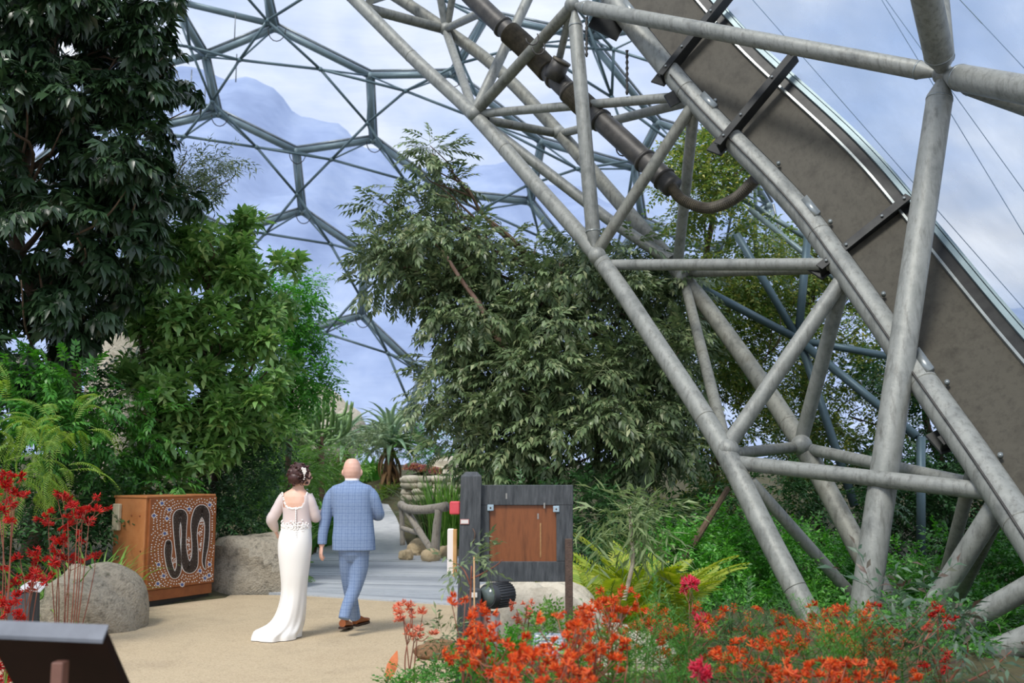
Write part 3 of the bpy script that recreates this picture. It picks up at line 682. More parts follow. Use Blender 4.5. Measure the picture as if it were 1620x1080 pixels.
LGREY = leafmat('grey_leaf', ['#5f7350', '#76895f', '#8b9a70', '#667b54'], rough=.5, trans=.25)
LALOE = leafmat('aloe_leaf', ['#7d9c78', '#97b28c', '#adc4a0'], rough=.42, trans=.08)
LGUM = leafmat('gum_leaf', ['#3a5540', '#4f6b50', '#5f7860', '#5a463c'], rough=.42, trans=.25)
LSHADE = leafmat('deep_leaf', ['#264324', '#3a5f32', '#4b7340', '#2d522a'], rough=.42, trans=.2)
ORANGE = leafmat('orange_paw', ['#cf4a1a', '#e9632a', '#f48a48', '#bf3c1a', '#ef7338'], rough=.6, trans=.3)
RED = leafmat('red_paw', ['#a51418', '#c41d1d', '#d93226', '#8e1014'], rough=.6, trans=.25)
CORAL = leafmat('coral_paw', ['#e2886a', '#ee9f83', '#d96f52'], rough=.6, trans=.3)
PINK = leafmat('pink_bloom', ['#d8304f', '#e8506a', '#c92444'], rough=.6, trans=.3)
REDSTEM = mat('red_stem', '#7d4a3c', '#935a45', rough=.7, scale=10)
GREENSTEM = mat('green_stem', '#6c7a44', '#83925a', rough=.7, scale=10)
STRAW = leafmat('dry_leaf', ['#8a6a45', '#a5835a', '#6f5136'], rough=.8, trans=.2)

# ------------------------------------------------------------------ trees
tree('umbrella_tree', 'tall dark glossy umbrella tree towering behind the painted cabinet', 'tree', on(60, 13.4), P(90, 40, 13.4),
     [(50, 40, 12.8, 130, 120, 1.5), (170, 60, 13.0, 120, 100, 1.4), (245, 100, 13.0, 55, 95, .9), (40, 220, 12.4, 130, 130, 1.5), (170, 215, 12.7, 105, 110, 1.3), (60, 400, 12.4, 130, 130, 1.5), (165, 360, 12.7, 100, 105, 1.2), (235, 310, 13.0, 60, 75, .8), (20, 540, 12.6, 105, 105, 1.2), (120, 480, 12.9, 80, 80, 1.1), (30, -100, 13, 190, 90, 1.6), (-120, 200, 12.8, 120, 300, 1.6), (-100, 520, 12.6, 110, 140, 1.2)],
     'palmbig', LDARK, 5200, scale=1.3, tr=.16, shell=.55, droop=.5)
tree('slender_tree', 'thin-leaved sapling branch hanging against the film beside the dark umbrella tree', 'tree', on(215, 14.6), P(240, 250, 14.6),
     [(290, 265, 14.4, 60, 55, .6), (255, 330, 14.3, 60, 50, .6), (325, 275, 14.4, 40, 50, .5), (235, 400, 14.4, 45, 45, .5)], 'narrow', LOLIVE, 420, scale=.75, tr=.05, shell=.9, droop=.4)
tree('rosette_tree', 'sunlit mid-green tree with leaf rosettes behind the cabinet and boulder', 'tree', on(330, 15), P(330, 430, 15),
     [(330, 410, 14.6, 75, 50, .8), (255, 450, 14.5, 65, 60, .8), (400, 470, 14.8, 65, 60, .8), (330, 520, 14.4, 80, 65, .9), (240, 560, 14.4, 60, 60, .7), (420, 560, 14.7, 60, 55, .8), (300, 630, 14.2, 85, 65, .9), (380, 655, 14.4, 75, 60, .8), (230, 690, 14.0, 55, 60, .7), (320, 720, 14.2, 70, 60, .7), (360, 380, 14.8, 55, 25, .5)],
     'rosette', LMID, 1900, scale=1.12, tr=.09, shell=.6, droop=.1)
tree('leafy_tree', 'bright small-leaved tree leaning over the slope between the rosette tree and the tall cactus', 'tree', on(455, 18.5), P(450, 470, 18.5),
     [(460, 450, 18, 45, 35, .7), (480, 510, 18, 28, 50, .7), (430, 530, 18, 60, 60, .9), (465, 590, 18, 50, 45, .8), (495, 615, 18.2, 38, 30, .6), (420, 610, 18, 40, 45, .8), (435, 660, 18, 30, 25, .5)], 'twig', LBRIGHT, 1300, scale=1.05, tr=.07, shell=.7, droop=.4)
tree('pinnate_tree', 'large evergreen tree with fringed compound leaves standing behind the information board', 'tree', on(860, 16.4), P(850, 420, 16.4),
     [(690, 395, 16, 95, 55, .9, .8), (620, 430, 16, 50, 40, .7, .8), (690, 300, 16.2, 36, 50, .4, .8), (682, 240, 16.2, 24, 30, .3, 1.1), (615, 340, 16.1, 45, 35, .4, .4), (660, 340, 16.1, 60, 30, .5, .5), (820, 430, 16.2, 105, 60, 1.1), (720, 350, 16.2, 60, 35, .5, .5), (930, 440, 16.4, 100, 80, 1.2), (740, 500, 15.8, 110, 70, 1.2), (870, 520, 15.8, 120, 80, 1.3), (1000, 520, 16, 90, 90, 1.2), (720, 590, 15.6, 70, 60, 1.0), (830, 610, 15.2, 110, 75, 1.3), (960, 620, 15.2, 110, 75, 1.2), (1060, 600, 15.6, 70, 80, 1), (790, 690, 15.2, 85, 65, 1.1), (900, 700, 15, 110, 65, 1.1), (1010, 690, 15.2, 90, 65, 1.0), (708, 650, 15.8, 32, 40, .5, .7), (1060, 470, 16.6, 70, 80, 1)],
     'pinnate', LOLIVE, 5200, scale=1.12, tr=.14, shell=.6, droop=.35)
t = thing('bare_branch', P(745, 470, 15.5), 'bare pinkish-brown branch slanting through the evergreen crown beside the dome window', 'branch')
part('branch', MB().tube(spl(PP((700, 395, 15.1), (728, 440, 15.2), (760, 485, 15.3), (800, 560, 15.6)), 5), np.linspace(.025, .05, 16), 8), mat('pink_bark', '#8a6a5c', '#a98a7a', rough=.8), t)
for i, (lab, base, top, bl, n, mt) in enumerate([
    ('yellow-tipped tree filling the gap left of the crossing lattice tubes', on(1120, 19), P(1130, 330, 19), [(1110, 310, 18.5, 80, 70, 1.2), (1180, 420, 18.8, 80, 90, 1.2), (1120, 560, 18.6, 90, 90, 1.2), (1090, 690, 18.4, 90, 80, 1.2), (1190, 600, 18.6, 80, 100, 1.2), (1160, 240, 18.6, 60, 45, .8), (1080, 800, 18, 110, 70, 1.2), (1110, 260, 18.4, 60, 50, .8), (1140, 480, 18.4, 70, 60, 1)], 3400, LYEL),
    ('tall yellowish tree behind the crossing lattice tubes and upper chord', on(1290, 20), P(1290, 400, 20), [(1270, 400, 19.6, 80, 60, 1.2), (1350, 480, 19.6, 90, 80, 1.2), (1270, 600, 19.4, 90, 90, 1.2), (1380, 620, 19.4, 90, 90, 1.2), (1300, 720, 19.2, 100, 80, 1.2), (1330, 380, 19.6, 60, 40, .8), (1220, 500, 19.4, 60, 60, 1)], 3200, LYEL),
    ('shaded green tree under the panel strip at the far end of the hedge', on(1480, 18.5), P(1480, 560, 18.5), [(1450, 600, 18, 80, 70, 1.2), (1530, 700, 17.8, 100, 90, 1.2), (1430, 760, 17.8, 100, 90, 1.2), (1600, 800, 17.4, 100, 100, 1.2), (1500, 840, 17.4, 120, 80, 1.2), (1620, 660, 18, 80, 60, 1)], 2400, LSHADE)]):
    tree('broadleaf_tree', lab, 'tree', base, top, bl, 'twig', mt, n, scale=1.15, tr=.1, shell=.7, droop=.3)
# hedge right
t = thing('hedge', on(1200, 12.6), 'low bright-green hedge at the feet of the arch truss', 'hedge')
crown(t, [(1080, 900, 12.6, 60, 60, .8), (1150, 880, 13, 70, 60, .9), (1220, 900, 12.8, 80, 65, .9), (1130, 960, 12, 80, 50, .7), (1240, 970, 12.2, 80, 45, .7), (1320, 900, 13.2, 70, 60, .9), (1400, 930, 13, 60, 60, .9)], 'smalltwig', LBRIGHT, 3000, 1.0, droop=.1, shell=.5)
t = thing('shrub', on(1520, 12), 'shadowed ivy-green shrub under the leaning truss feet', 'shrub')
crown(t, [(1480, 960, 12, 80, 60, .8), (1570, 930, 12, 90, 80, .9), (1610, 1000, 10.8, 80, 60, .7), (1520, 1030, 10.6, 80, 40, .6), (1650, 880, 12, 60, 80, .8), (1420, 1020, 10, 70, 40, .6), (1500, 1060, 9.2, 90, 40, .6)], 'smalltwig', LHEDGE, 2300, 1.05, droop=.1)
t = thing('shrub', on(1010, 14), 'dark leafy shrub in the gap between the board and the hedge', 'shrub')
crown(t, [(960, 810, 14, 90, 45, .8), (1040, 820, 14, 80, 60, .8), (880, 800, 14.4, 90, 40, .7), (780, 790, 14.8, 60, 35, .6), (1000, 880, 13.4, 90, 55, .7), (900, 880, 13.6, 80, 50, .7), (1150, 800, 14.5, 80, 50, .8), (1240, 800, 14.8, 80, 50, .8), (1350, 800, 14.8, 80, 50, .8)], 'twig', LSHADE, 1500, 1.0, droop=.2)
# left undergrowth
t = thing('shrub', on(160, 12.2), 'deep-green compound-leaved shrub at the foot of the dark umbrella tree', 'shrub')
crown(t, [(110, 640, 12.2, 70, 55, .6), (180, 690, 12.8, 70, 60, .7), (60, 620, 12, 60, 50, .6), (150, 740, 12.4, 80, 50, .6), (30, 700, 11.6, 80, 70, .7), (220, 760, 13, 60, 50, .5)], 'pinnate', LHEDGE, 620, .8, droop=.3)
t = thing('ivy_shrub', on(370, 15.2), 'dense dark ivy shrub between the rosette tree trunk and the flat boulder', 'shrub')
crown(t, [(370, 760, 14.8, 55, 60, .6), (400, 720, 15.2, 45, 55, .6), (350, 820, 14.4, 50, 45, .5), (395, 820, 14.6, 45, 45, .5), (300, 790, 14.6, 60, 60, .6)], 'smalltwig', LSHADE, 1000, 1.0, droop=.2)

def clump(name, label, cat, c, n, key, mt, scale, spread=.25, tilt=.5, group=None, nparts=300, lname='leaf'):
    c = np.asarray(c, float).copy(); c[2] = hz(c[0], c[1]); t = thing(name, c, label, cat, group)
    a = RNG.uniform(0, 2*math.pi, n); rr = spread*np.sqrt(RNG.random(n)); pos = c+np.stack([rr*np.cos(a), rr*np.sin(a), np.zeros(n)], 1); pos[:, 2] = H(pos[:, 0], pos[:, 1])
    b = a+RNG.normal(0, .5, n); D = np.stack([np.cos(b), np.sin(b), RNG.normal(tilt, .25, n)], 1)
    scatter(t, key, mt, pos, D, scale*RNG.uniform(.7, 1.2, n), nparts, .35, lname); return t
# blades stand up by themselves: +Y of the shape is outward, +Z up
def tuft(name, label, cat, c, n, key, mt, scale, spread=.2, nparts=300, group=None, z=None):
    c = np.asarray(c, float).copy(); c[2] = hz(c[0], c[1]) if z is None else z; t = thing(name, c, label, cat, group)
    a = RNG.uniform(0, 2*math.pi, n); rr = spread*np.sqrt(RNG.random(n)); pos = c+np.stack([rr*np.cos(a), rr*np.sin(a), np.zeros(n)], 1)
    b = a+RNG.normal(0, .6, n); D = np.stack([np.cos(b), np.sin(b), RNG.normal(0, .12, n)], 1)
    scatter(t, key, mt, pos, D, scale*RNG.uniform(.65, 1.2, n), nparts, .2, 'blade'); return t
for u, d, n, s, lab in ((150, 11.2, 110, 1.5, 'long grass clump spilling over the boulder behind the red flowers'), (100, 10.6, 100, 1.35, 'arching grass clump beside the red flower sprays'), (30, 10.4, 90, 1.3, 'dark grass clump at the bank edge under the lime branches'), (255, 12.9, 60, 1.25, 'grass tufts showing over the top of the painted cabinet')):
    tuft('grass_clump', lab, 'grass', on(u, d), n, 'blade', LGRASS, s, .4)
t = thing('feathery_shrub', on(45, 9.6), 'lime-green feathery shrub with arching sprays on the left bank', 'shrub')
crown(t, [(40, 700, 9.4, 70, 55, .5), (95, 690, 9.6, 40, 40, .4), (20, 760, 9.2, 70, 50, .5), (110, 760, 9.6, 40, 40, .4)], 'lacyfrond', LLIME, 75, .62, droop=.5, shell=.8, name='spray')
t = thing('shrub', on(40, 14.5), 'dark broad shrub behind the lime feathery sprays under the umbrella tree', 'shrub')
crown(t, [(30, 660, 14.2, 110, 90, .9), (140, 640, 14.4, 90, 80, .8), (-90, 640, 14, 110, 110, .9), (120, 760, 14, 110, 70, .8)], 'twig', LSHADE, 1100, 1.1, droop=.1)
t = thing('shrub', on(140, 12.6), 'shadowed filler shrub between the grass clumps and the cabinet', 'shrub')
crown(t, [(150, 830, 12.6, 60, 60, .5), (90, 800, 12.2, 70, 60, .6), (20, 820, 11.8, 70, 70, .6), (190, 800, 13, 50, 60, .5), (-60, 800, 11.5, 80, 90, .7)], 'twig', LSHADE, 700, .95, droop=.1)
t = thing('ivy_shrub', on(460, 22), 'ferny green shrub filling the slope behind the bride', 'shrub')
crown(t, [(455, 770, 21, 40, 45, .7), (430, 700, 24, 45, 40, .8), (490, 720, 24, 45, 40, .8), (520, 760, 25, 40, 40, .8)], 'smalltwig', LGRASS, 900, 1.3, droop=.1)
# middle distance
clump('fern', 'green fern beside the bride at the path edge', 'fern', on(425, 14.8), 26, 'bigfrond', LGRASS, .75, .2, .5, lname='frond')
clump('fern', 'fern tucked behind the flat boulder under the ivy shrub', 'fern', on(388, 14.6), 18, 'bigfrond', LHEDGE, .6, .2, .6, lname='frond')
tuft('strap_leaf_clump', 'bright-green strap-leaved clump between the bride and the groom', 'plant', on(504, 21), 110, 'strap', LBRIGHT, 2.3, .5)
tuft('strap_leaf_clump', 'strap-leaved clump rising behind the bride and her bare shoulder', 'plant', on(462, 17.5), 80, 'strap', LGRASS, 1.9, .35)
tuft('strap_leaf_clump', 'grassy clump at the path bend beyond the elbow of the suit', 'plant', on(585, 28.8), 80, 'strap', LBRIGHT, 1.6, .6)
for u, v, d, r, lab, mt, key, n in ((440, 735, 20, 55, 'soft ferny bush on the slope left of the bride', LGRASS, 'lacyfrond', 160), (455, 700, 23, 45, 'grey-green bush beneath the tall cactus', LOLIVE, 'smalltwig', 260), (680, 705, 27, 45, 'feathery dark bush on the skyline right of the trunked aloe', LHEDGE, 'smalltwig', 300), (640, 690, 28, 40, 'yellow-green bush on the skyline behind the trunked aloe', LYEL, 'smalltwig', 260), (585, 752, 29.5, 26, 'low bush with dry stems beside the groom', LYEL, 'narrow', 150), (490, 745, 24, 40, 'green bush behind the bride and groom heads', LGRASS, 'smalltwig', 260), (580, 700, 26, 30, 'grey-leaved bush between the two aloes', LGREY, 'smalltwig', 200), (420, 790, 17, 40, 'leafy bush at the path edge left of the bride', LGRASS, 'smalltwig', 280), (612, 785, 27, 16, 'little yellow-flowered bush by the white rocks', LLIME, 'smalltwig', 110), (540, 775, 29, 40, 'leafy bush hidden behind the groom and strap leaves', LGRASS, 'smalltwig', 220)):
    c = on(u, d); t = thing('bush', c, lab, 'bush'); crown(t, [(u, v, d, r, r*.75, px(r, d)*.8), (u+r*.3, v+r*.5, d-.3, r*.9, r*.6, px(r, d)*.7)], key, mt, n, 1.0, shell=.8, droop=.1)

def aloe(label, u, v, d, L, n, trunk_to=None):
    c = P(u, v, d); g = on(u-4, d); t = thing('tree_aloe', g, label, 'aloe')
    a = np.arange(n)*2.4; el = np.linspace(-.25, 1.35, n); D = np.stack([np.cos(a)*np.cos(el), np.sin(a)*np.cos(el), np.sin(el)], 1)
    pos = c+np.stack([.03*np.cos(a), .03*np.sin(a), np.linspace(-.08, .1, n)], 1)
    scatter(t, 'aloe', LALOE, pos, D, L/.6*RNG.uniform(.85, 1.1, n), 300, .05, 'leaf')
    part('trunk', MB().tube(spl([g-np.array([0, 0, .1]), g*.5+c*.5+np.array([.03, 0, 0]), c], 5), np.linspace(.14, .11, 11), 10), BARK, t)
    m = 26; a = RNG.uniform(0, 6.3, m); D = np.stack([.45*np.cos(a), .45*np.sin(a), -np.ones(m)], 1); pos = c*1.0+np.stack([.05*np.cos(a), .05*np.sin(a), -RNG.uniform(.1, .8, m)], 1)
    scatter(t, 'aloe', STRAW, pos, D, L*.75/.6*RNG.uniform(.6, 1, m), 300, .1, 'dry_leaf')
aloe('silvery aloe with broad drooping leaves just above the groom head', 545, 704, 28.5, 1.3, 34)
aloe('trunked aloe with a dry leaf skirt standing beside the path bend', 617, 702, 27.6, 1.38, 48)
# candelabra cactus
cg = on(515, 23); t = thing('candelabra_cactus', cg, 'tall many-armed green candelabra cactus against the film', 'cactus')
CACT = mat('cactus_skin', '#5c8046', '#7f9f62', rough=.55, scale=6)
for i in range(64):
    a = RNG.uniform(-1, 1); b0 = P(508+a*16, RNG.uniform(655, 705), 23+RNG.uniform(-.6, .6)); e = P(512+a*52+RNG.uniform(-6, 6), 603+abs(a)*38+RNG.uniform(0, 62), 23+RNG.uniform(-.7, .7)); e[2] = max(e[2], b0[2]+.3)
    m_ = b0*.5+e*.5; m_[0] += (e[0]-b0[0])*.3; m_[2] -= .12
    part('arm', MB().tube(spl([b0, m_, e], 5), np.append(np.full(10, .03), .01), 6), CACT, t)
part('trunk', MB().tube([cg-np.array([0, 0, .1]), P(508, 690, 23)], [.07, .06], 8), BARK, t)
# ------------------------------------------------------------------ rocks
ROCK = mat('granite', '#7a7263', '#a39a88', rough=.9, scale=9, c3='#5f594d', detail=14, bump=1.0, bscale=45)
ROCKP = mat('pale_granite', '#a59d8c', '#c4bcaa', rough=.9, scale=5, c3='#908774', detail=10, bump=.6, bscale=26)
ROCKW = mat('tan_rock', '#b59c78', '#cdb894', rough=.9, scale=6, c3='#94805f', bump=.6, bscale=22)
def rock_geo(c, r, seed, rot=0, rough=.18, n=30, flatbot=True, power=2.4):
    rr = np.random.default_rng(seed); nu, nv = n, n//2; ph = rr.uniform(0, 6.3, 12); fr = rr.uniform(1.2, 4.2, (12, 3)); rings = []
    for i in range(nv):
        a = -math.pi/2+math.pi*(i+.5)/nv; th = np.arange(nu)*2*math.pi/nu
        d = np.stack([np.cos(th)*math.cos(a), np.sin(th)*math.cos(a), np.full(nu, math.sin(a))], 1)
        s = 1/((np.abs(d)**power).sum(1)**(1/power))
        f = sum(np.sin(d@fr[k]*(1+k*.35)+ph[k])/(1+k*.6) for k in range(12))*rough*.4
        V = d*(s*(1+f))[:, None]*np.asarray(r); ca, sa = math.cos(rot), math.sin(rot)
        V = V@np.array([[ca, sa, 0], [-sa, ca, 0], [0, 0, 1]]); rings.append(V+np.asarray(c))
    return MB().loft(rings)
g = G(140, 1003)
single('boulder', rock_geo((g[0]-.17, g[1]+.45, .05), (.56, .5, .56), 6, .2, .17, n=40, power=2.3), ROCK, 'rounded speckled granite boulder in front of the painted cabinet', 'boulder')
g = G(392, 942)
single('boulder', rock_geo((g[0]-.1, g[1]+.75, .12), (.62, .6, .60), 9, .25, .16, n=40, power=3.4), ROCK, 'flat-topped granite boulder between the painted cabinet and the bride', 'boulder')
single('boulder', rock_geo((.2, 8.9, .08), (.62, .5, .58), 12, .1, .16, n=40, power=3), ROCKP, 'pale granite block behind the spotlight under the information board', 'boulder')
single('boulder', rock_geo((.82, 8.3, -.05), (.5, .42, .38), 14, -.3, .18, n=40, power=2.6), ROCKP, 'pale sloping rock slab among the orange flowers', 'boulder')
single('boulder', rock_geo((.85, 6.3, -.12), (.5, .3, .22), 17, -.5, .16), ROCKP, 'long pale kerb rock low in the flower bed', 'boulder')
single('rock', rock_geo(G(700, 1040)+np.array([-.03, 0, .05]), (.2, .12, .1), 21, .3, .2), mat('brown_rock', '#6b5038', '#8a6a4c', rough=.9, scale=14, c3='#4f3a28', bump=.6), 'brown log-like stone lying at the foot of the board post', 'rock')
for u, v, r, s, lab in ((662, 868, .24, 31, 'tan rock tucked under the branch railing'), (680, 878, .17, 32, 'brown rock at the foot of the railing post'), (702, 872, .17, 33, 'tan rock just outside the railing post'), (640, 876, .14, 34, 'small tan rock at the deck edge before the railing'), (610, 832, .22, 35, 'white rock lining the footpath nearest the groom elbow'), (628, 822, .26, 36, 'largest white rock lining the footpath bend'), (642, 812, .2, 37, 'upper white rock below the stone planter'), (622, 842, .16, 38, 'little white rock at the footpath edge'), (634, 838, .2, 39, 'white rock beside the railing corner')):
    g = G(u, v+8, .05)
    single('rock', rock_geo((g[0], g[1]+.2, g[2]+r*.35), (r, r*.8, r*.75), s, s, .2, n=18), ROCKW if s < 35 else ROCKP, lab, 'rock')
for u, v, d, rx, rz, s, lab in ((455, 672, 31, 2.0, 1.3, 41, 'pale rock face showing under the leafy tree on the slope'), (395, 690, 30, 1.5, 1.2, 42, 'pale rock face deeper in the shade of the leafy tree'), (202, 610, 20, .7, 2.4, 43, 'grey rock outcrop glimpsed between the dark tree and rosette tree'), (705, 745, 24, .45, .35, 44, 'beige round boulder above the stone planter'), (505, 690, 31, 1.4, 1.0, 45, 'pale rock behind the candelabra cactus')):
    single('rock_outcrop', rock_geo(P(u, v, d), (rx, .8, rz), s, 0, .2, n=24), ROCKP, lab, 'rock')
# stone planter wall behind the railing
w = thing('stone_planter', P(680, 790, 21.5), 'curved dry-stone planter wall behind the branch railing', 'planter')
random.seed(3)
for row in range(4):
    x = 0
    while x < 1:
        l_ = random.uniform(.2, .36); u = 636+86*(x+l_/2); v = 788-10*row; d = 21.6-.5*math.sin(math.pi*(x+l_/2))
        part('stone', rock_geo(P(u, v, d), (px(86*l_, d)*.56, .14, px(5.6, d)), random.randint(1, 999), 0, .2, n=12, power=6), ROCKP, w); x += l_
part('soil_fill', rock_geo(P(679, 765, 22), (.62, .5, .25), 5, 0, .1, n=14), SOIL, w)
PEACH = leafmat('peach_bloom', ['#c9805f', '#dca083', '#b5685a', '#a8809a', '#c8b070'], rough=.7, trans=.08)
for i in range(3):
    c = P(652+i*17, 745+i*3, 21.8); t = thing('orange_succulent', c, ['orange-pink flowering succulent at the near end of the planter', 'orange flowering succulent in the middle of the planter', 'orange-yellow succulent beside the beige boulder on the planter'][i], 'plant')
    a = RNG.uniform(0, 6.3, 60); el = RNG.uniform(.2, 1.5, 60); D = np.stack([np.cos(a)*np.cos(el), np.sin(a)*np.cos(el), np.sin(el)], 1)
    scatter(t, 'paw', PEACH, c+D*np.array([.26, .2, .13])*RNG.random((60, 1))**.4, D, np.full(60, 1.4), 300, .5, 'flower')
# reed tuft behind the railing
tuft('reed_tuft', 'fine green reed tuft growing behind the branch railing', 'grass', (G(695, 880)+np.array([.1, 1.3, 0])), 280, 'upblade', LGRASS, 2.2, .5)
tuft('reed_tuft', 'dark-tipped reed tuft leaning over the branch railing', 'grass', (G(668, 880)+np.array([.1, 1.7, 0])), 200, 'blade', LOLIVE, 2.3, .35)

# ------------------------------------------------------------------ branch railing
WOODG = mat('driftwood', '#8d857a', '#aaa296', rough=.85, scale=6, c3='#756d62', stretch=(3, 3, .6), bump=.5, bscale=20)
rail = thing('branch_railing', G(693, 882), 'rustic grey branch railing at the edge of the deck', 'railing')
def RP(u, v, d): return P(u, v, d)
for nm_, pts, r0, r1 in (('post', [(688, 884, 18.3), (690, 845, 18.3), (694, 806, 18.3)], .085, .07), ('top_rail', [(634, 798, 19.4), (645, 804, 19.1), (670, 806, 18.6), (706, 801, 18.2)], .075, .085), ('brace', [(643, 806, 19.2), (662, 838, 18.8), (684, 872, 18.4)], .065, .06), ('lower_rail', [(636, 835, 19.3), (652, 840, 19.1), (664, 843, 18.9)], .045, .05), ('post', [(637, 862, 19.4), (636, 830, 19.4), (635, 796, 19.4)], .05, .05)):
    p = spl(PP(*pts), 6); part(nm_, MB().tube(p, np.linspace(r0, r1, len(p))*RNG.uniform(.92, 1.08, len(p)), 12), WOODG, rail)

# ------------------------------------------------------------------ painted cabinet
CABM = mat('copper_paint', '#a8683a', '#b97a4a', rough=.42, scale=2.5, c3='#9a5d33')
CABD = mat('rust_paint', '#7f4520', '#93552b', rough=.5, scale=6)
C0 = G(223, 962); C1_ = G(333, 946); C0[2] = C1_[2] = 0
ex = nz(C1_-C0); wid = np.linalg.norm(C1_-C0); ey = np.array([-ex[1], ex[0], 0]); dep = .55
hC = P(229, 784, C0[1])[2]
cab = thing('painted_cabinet', C0+ex*wid/2+ey*dep/2, 'copper-orange metal cabinet painted with a dotted black snake', 'cabinet')
RC = np.stack([ex, ey, [0, 0, 1]], 1)
def cbox(x0, x1, y0, y1, z0, z1, bev=0): return MB().box(C0+ex*(x0+x1)/2+ey*(y0+y1)/2+np.array([0, 0, (z0+z1)/2]), (x1-x0, y1-y0, z1-z0), R=RC, bev=bev)
part('plinth', cbox(.02, wid-.02, .02, dep, -.05, .07), mat('black_plinth', '#1d1d1e', rough=.6), cab, smooth=False)
part('body', cbox(0, wid, 0, dep, .07, hC-.03, .006), CABM, cab, smooth=False)
part('lid', cbox(-.01, wid+.01, -.02, dep+.01, hC-.03, hC, .006), CABM, cab, smooth=False)
z0d, z1d = .2, hC-.035
door = part('front_panel', cbox(.03, wid+.005, -.045, -.002, z0d, z1d, .006), CABD, cab, smooth=False)
part('skirt', cbox(.0, wid, -.012, .0, .07, z0d-.01), CABD, cab, smooth=False)
for a, b in ((.12, .2), (.38, .2), (.05, .55), (.05, .8)): part('rivet', MB().ell(C0+ey*(dep*(a+.05))-ex*.002+np.array([0, 0, hC*(1-b*.9)]), (.012, .012, .012), nu=8, nv=6), CABD, cab)
part('vent_box', cbox(-.05, 0, dep-.14, dep-.02, hC-.42, hC-.1, .01), mat('cream_box', '#c9bda0', '#b5a98c', rough=.7, scale=20), cab, smooth=False)
def zp(x, y):                        # picture of the front panel: measured point -> point on the panel
    s = (x-(335-35*(y-70)/890))/(577-0*(y-70)); s = (x-(335-35*np.clip((y-70)/890, 0, 1)))/((912-27*np.clip((y-90)/775, 0, 1))-(335-35*np.clip((y-70)/890, 0, 1)))
    t = (y-(70+20*s))/((960-95*s)-(70+20*s)); return s, t
def on_panel(s, t, h): return C0+ex*(.03+(wid-.025)*s)+ey*(-.045-h)+np.array([0, 0, z1d+(z0d-z1d)*t])
SN = [(480, 498, 22), (479, 540, 29), (477, 600, 29), (478, 650, 24), (488, 710, 25), (505, 770, 25), (530, 812, 27), (556, 785, 24), (570, 720, 20), (568, 640, 20), (557, 520, 22), (549, 400, 24), (550, 310, 30), (560, 255, 40), (581, 238, 50), (603, 262, 38), (611, 320, 25), (612, 420, 19), (610, 520, 20), (615, 610, 25), (628, 690, 35), (655, 738, 48), (690, 715, 42), (708, 640, 28), (709, 540, 24), (703, 440, 23), (705, 350, 30), (725, 265, 40), (763, 208, 52), (800, 245, 40), (817, 320, 22), (818, 420, 20), (808, 540, 20), (796, 620, 16), (790, 680, 13), (795, 720, 9), (803, 745, 4)]
sp = spl(np.array(SN, float), 6)
def ribbon(extra, h, name, mt):
    t_ = np.gradient(sp[:, :2], axis=0); t_ /= np.linalg.norm(t_, axis=1)[:, None]; nn = np.stack([-t_[:, 1], t_[:, 0]], 1); V = []; F = []
    for i in range(len(sp)):
        w_ = sp[i, 2]+extra
        for sg in (-1, 1): q = sp[i, :2]+nn[i]*w_*sg; V.append(on_panel(*zp(*q), h))
    for i in range(len(sp)-1): F.append((2*i, 2*i+1, 2*i+3, 2*i+2))
    for k_, sgn in ((0, -1), (len(sp)-1, 1)):
        cc = [on_panel(*zp(*(sp[k_, :2]+(sp[k_, 2]+extra)*np.array([math.cos(a), math.sin(a)]))), h) for a in np.linspace(0, 2*math.pi, 13)[:-1]]; n0 = len(V); V += cc; F.append(tuple(range(n0, n0+12)))
    return part(name, (np.array(V), F), mt, door, smooth=False)
PWHITE = mat('white_paint', '#e9e2dc', rough=.5); PBLACK = mat('black_paint', '#2a1d16', '#3a2a20', rough=.5, scale=30); POCH = mat('ochre_paint', '#b5712c', rough=.5); PBLUE = mat('blue_paint', '#4a5c93', rough=.5)
ribbon(6, .0015, 'painted_outline', PWHITE); ribbon(0, .003, 'painted_snake', PBLACK)
def dots(pts, rad, h, name, mt):
    V = []; F = []
    for q in pts:
        n0 = len(V); V += [on_panel(*zp(q[0]+rad*math.cos(a), q[1]+rad*1.1*math.sin(a)), h) for a in np.arange(7)*2*math.pi/7]; F.append(tuple(range(n0, n0+7)))
    part(name, (np.array(V), F), mt, door, smooth=False)
gx, gy = np.meshgrid(np.arange(310, 912, 4.0), np.arange(75, 955, 4.0)); gp = np.stack([gx.ravel(), gy.ravel()], 1)
st_ = np.array([zp(*q) for q in gp]); ok = (st_[:, 0] > .03) & (st_[:, 0] < .975) & (st_[:, 1] > .015) & (st_[:, 1] < .985); gp = gp[ok]
dist = np.min(np.linalg.norm(gp[:, None]-sp[None, :, :2], axis=2)-sp[None, :, 2], axis=1)
FL = [(426, 120), (487, 185), (468, 270), (449, 412), (360, 236), (657, 190), (842, 160), (843, 705), (838, 805), (755, 765), (800, 830), (440, 815), (392, 890), (398, 708), (598, 895)]
fl = np.array(FL, float)
wht, och = [], []
for lv in range(1, 14):
    cand = gp[abs(dist-(14+lv*13.5)) < 3.2]; RNG.shuffle(cand); dst = wht if lv % 2 else och; mn = 17 if lv % 2 else 13; got = []
    for q in cand:
        if np.min(np.linalg.norm(fl-q, axis=1)) < 24: continue
        if not got or np.min(np.linalg.norm(np.array(got)-q, axis=1)) > mn: got.append(q)
    dst += got
dots(wht, 5.6, .002, 'white_dots', PWHITE); dots(och, 4.2, .002, 'ochre_dots', POCH)
dots(FL, 13, .0025, 'blue_dots', PBLUE)
dots([(f[0]+17*math.cos(a), f[1]+19*math.sin(a)) for f in FL for a in np.arange(9)*2*math.pi/9], 5, .002, 'flower_dots', PWHITE)
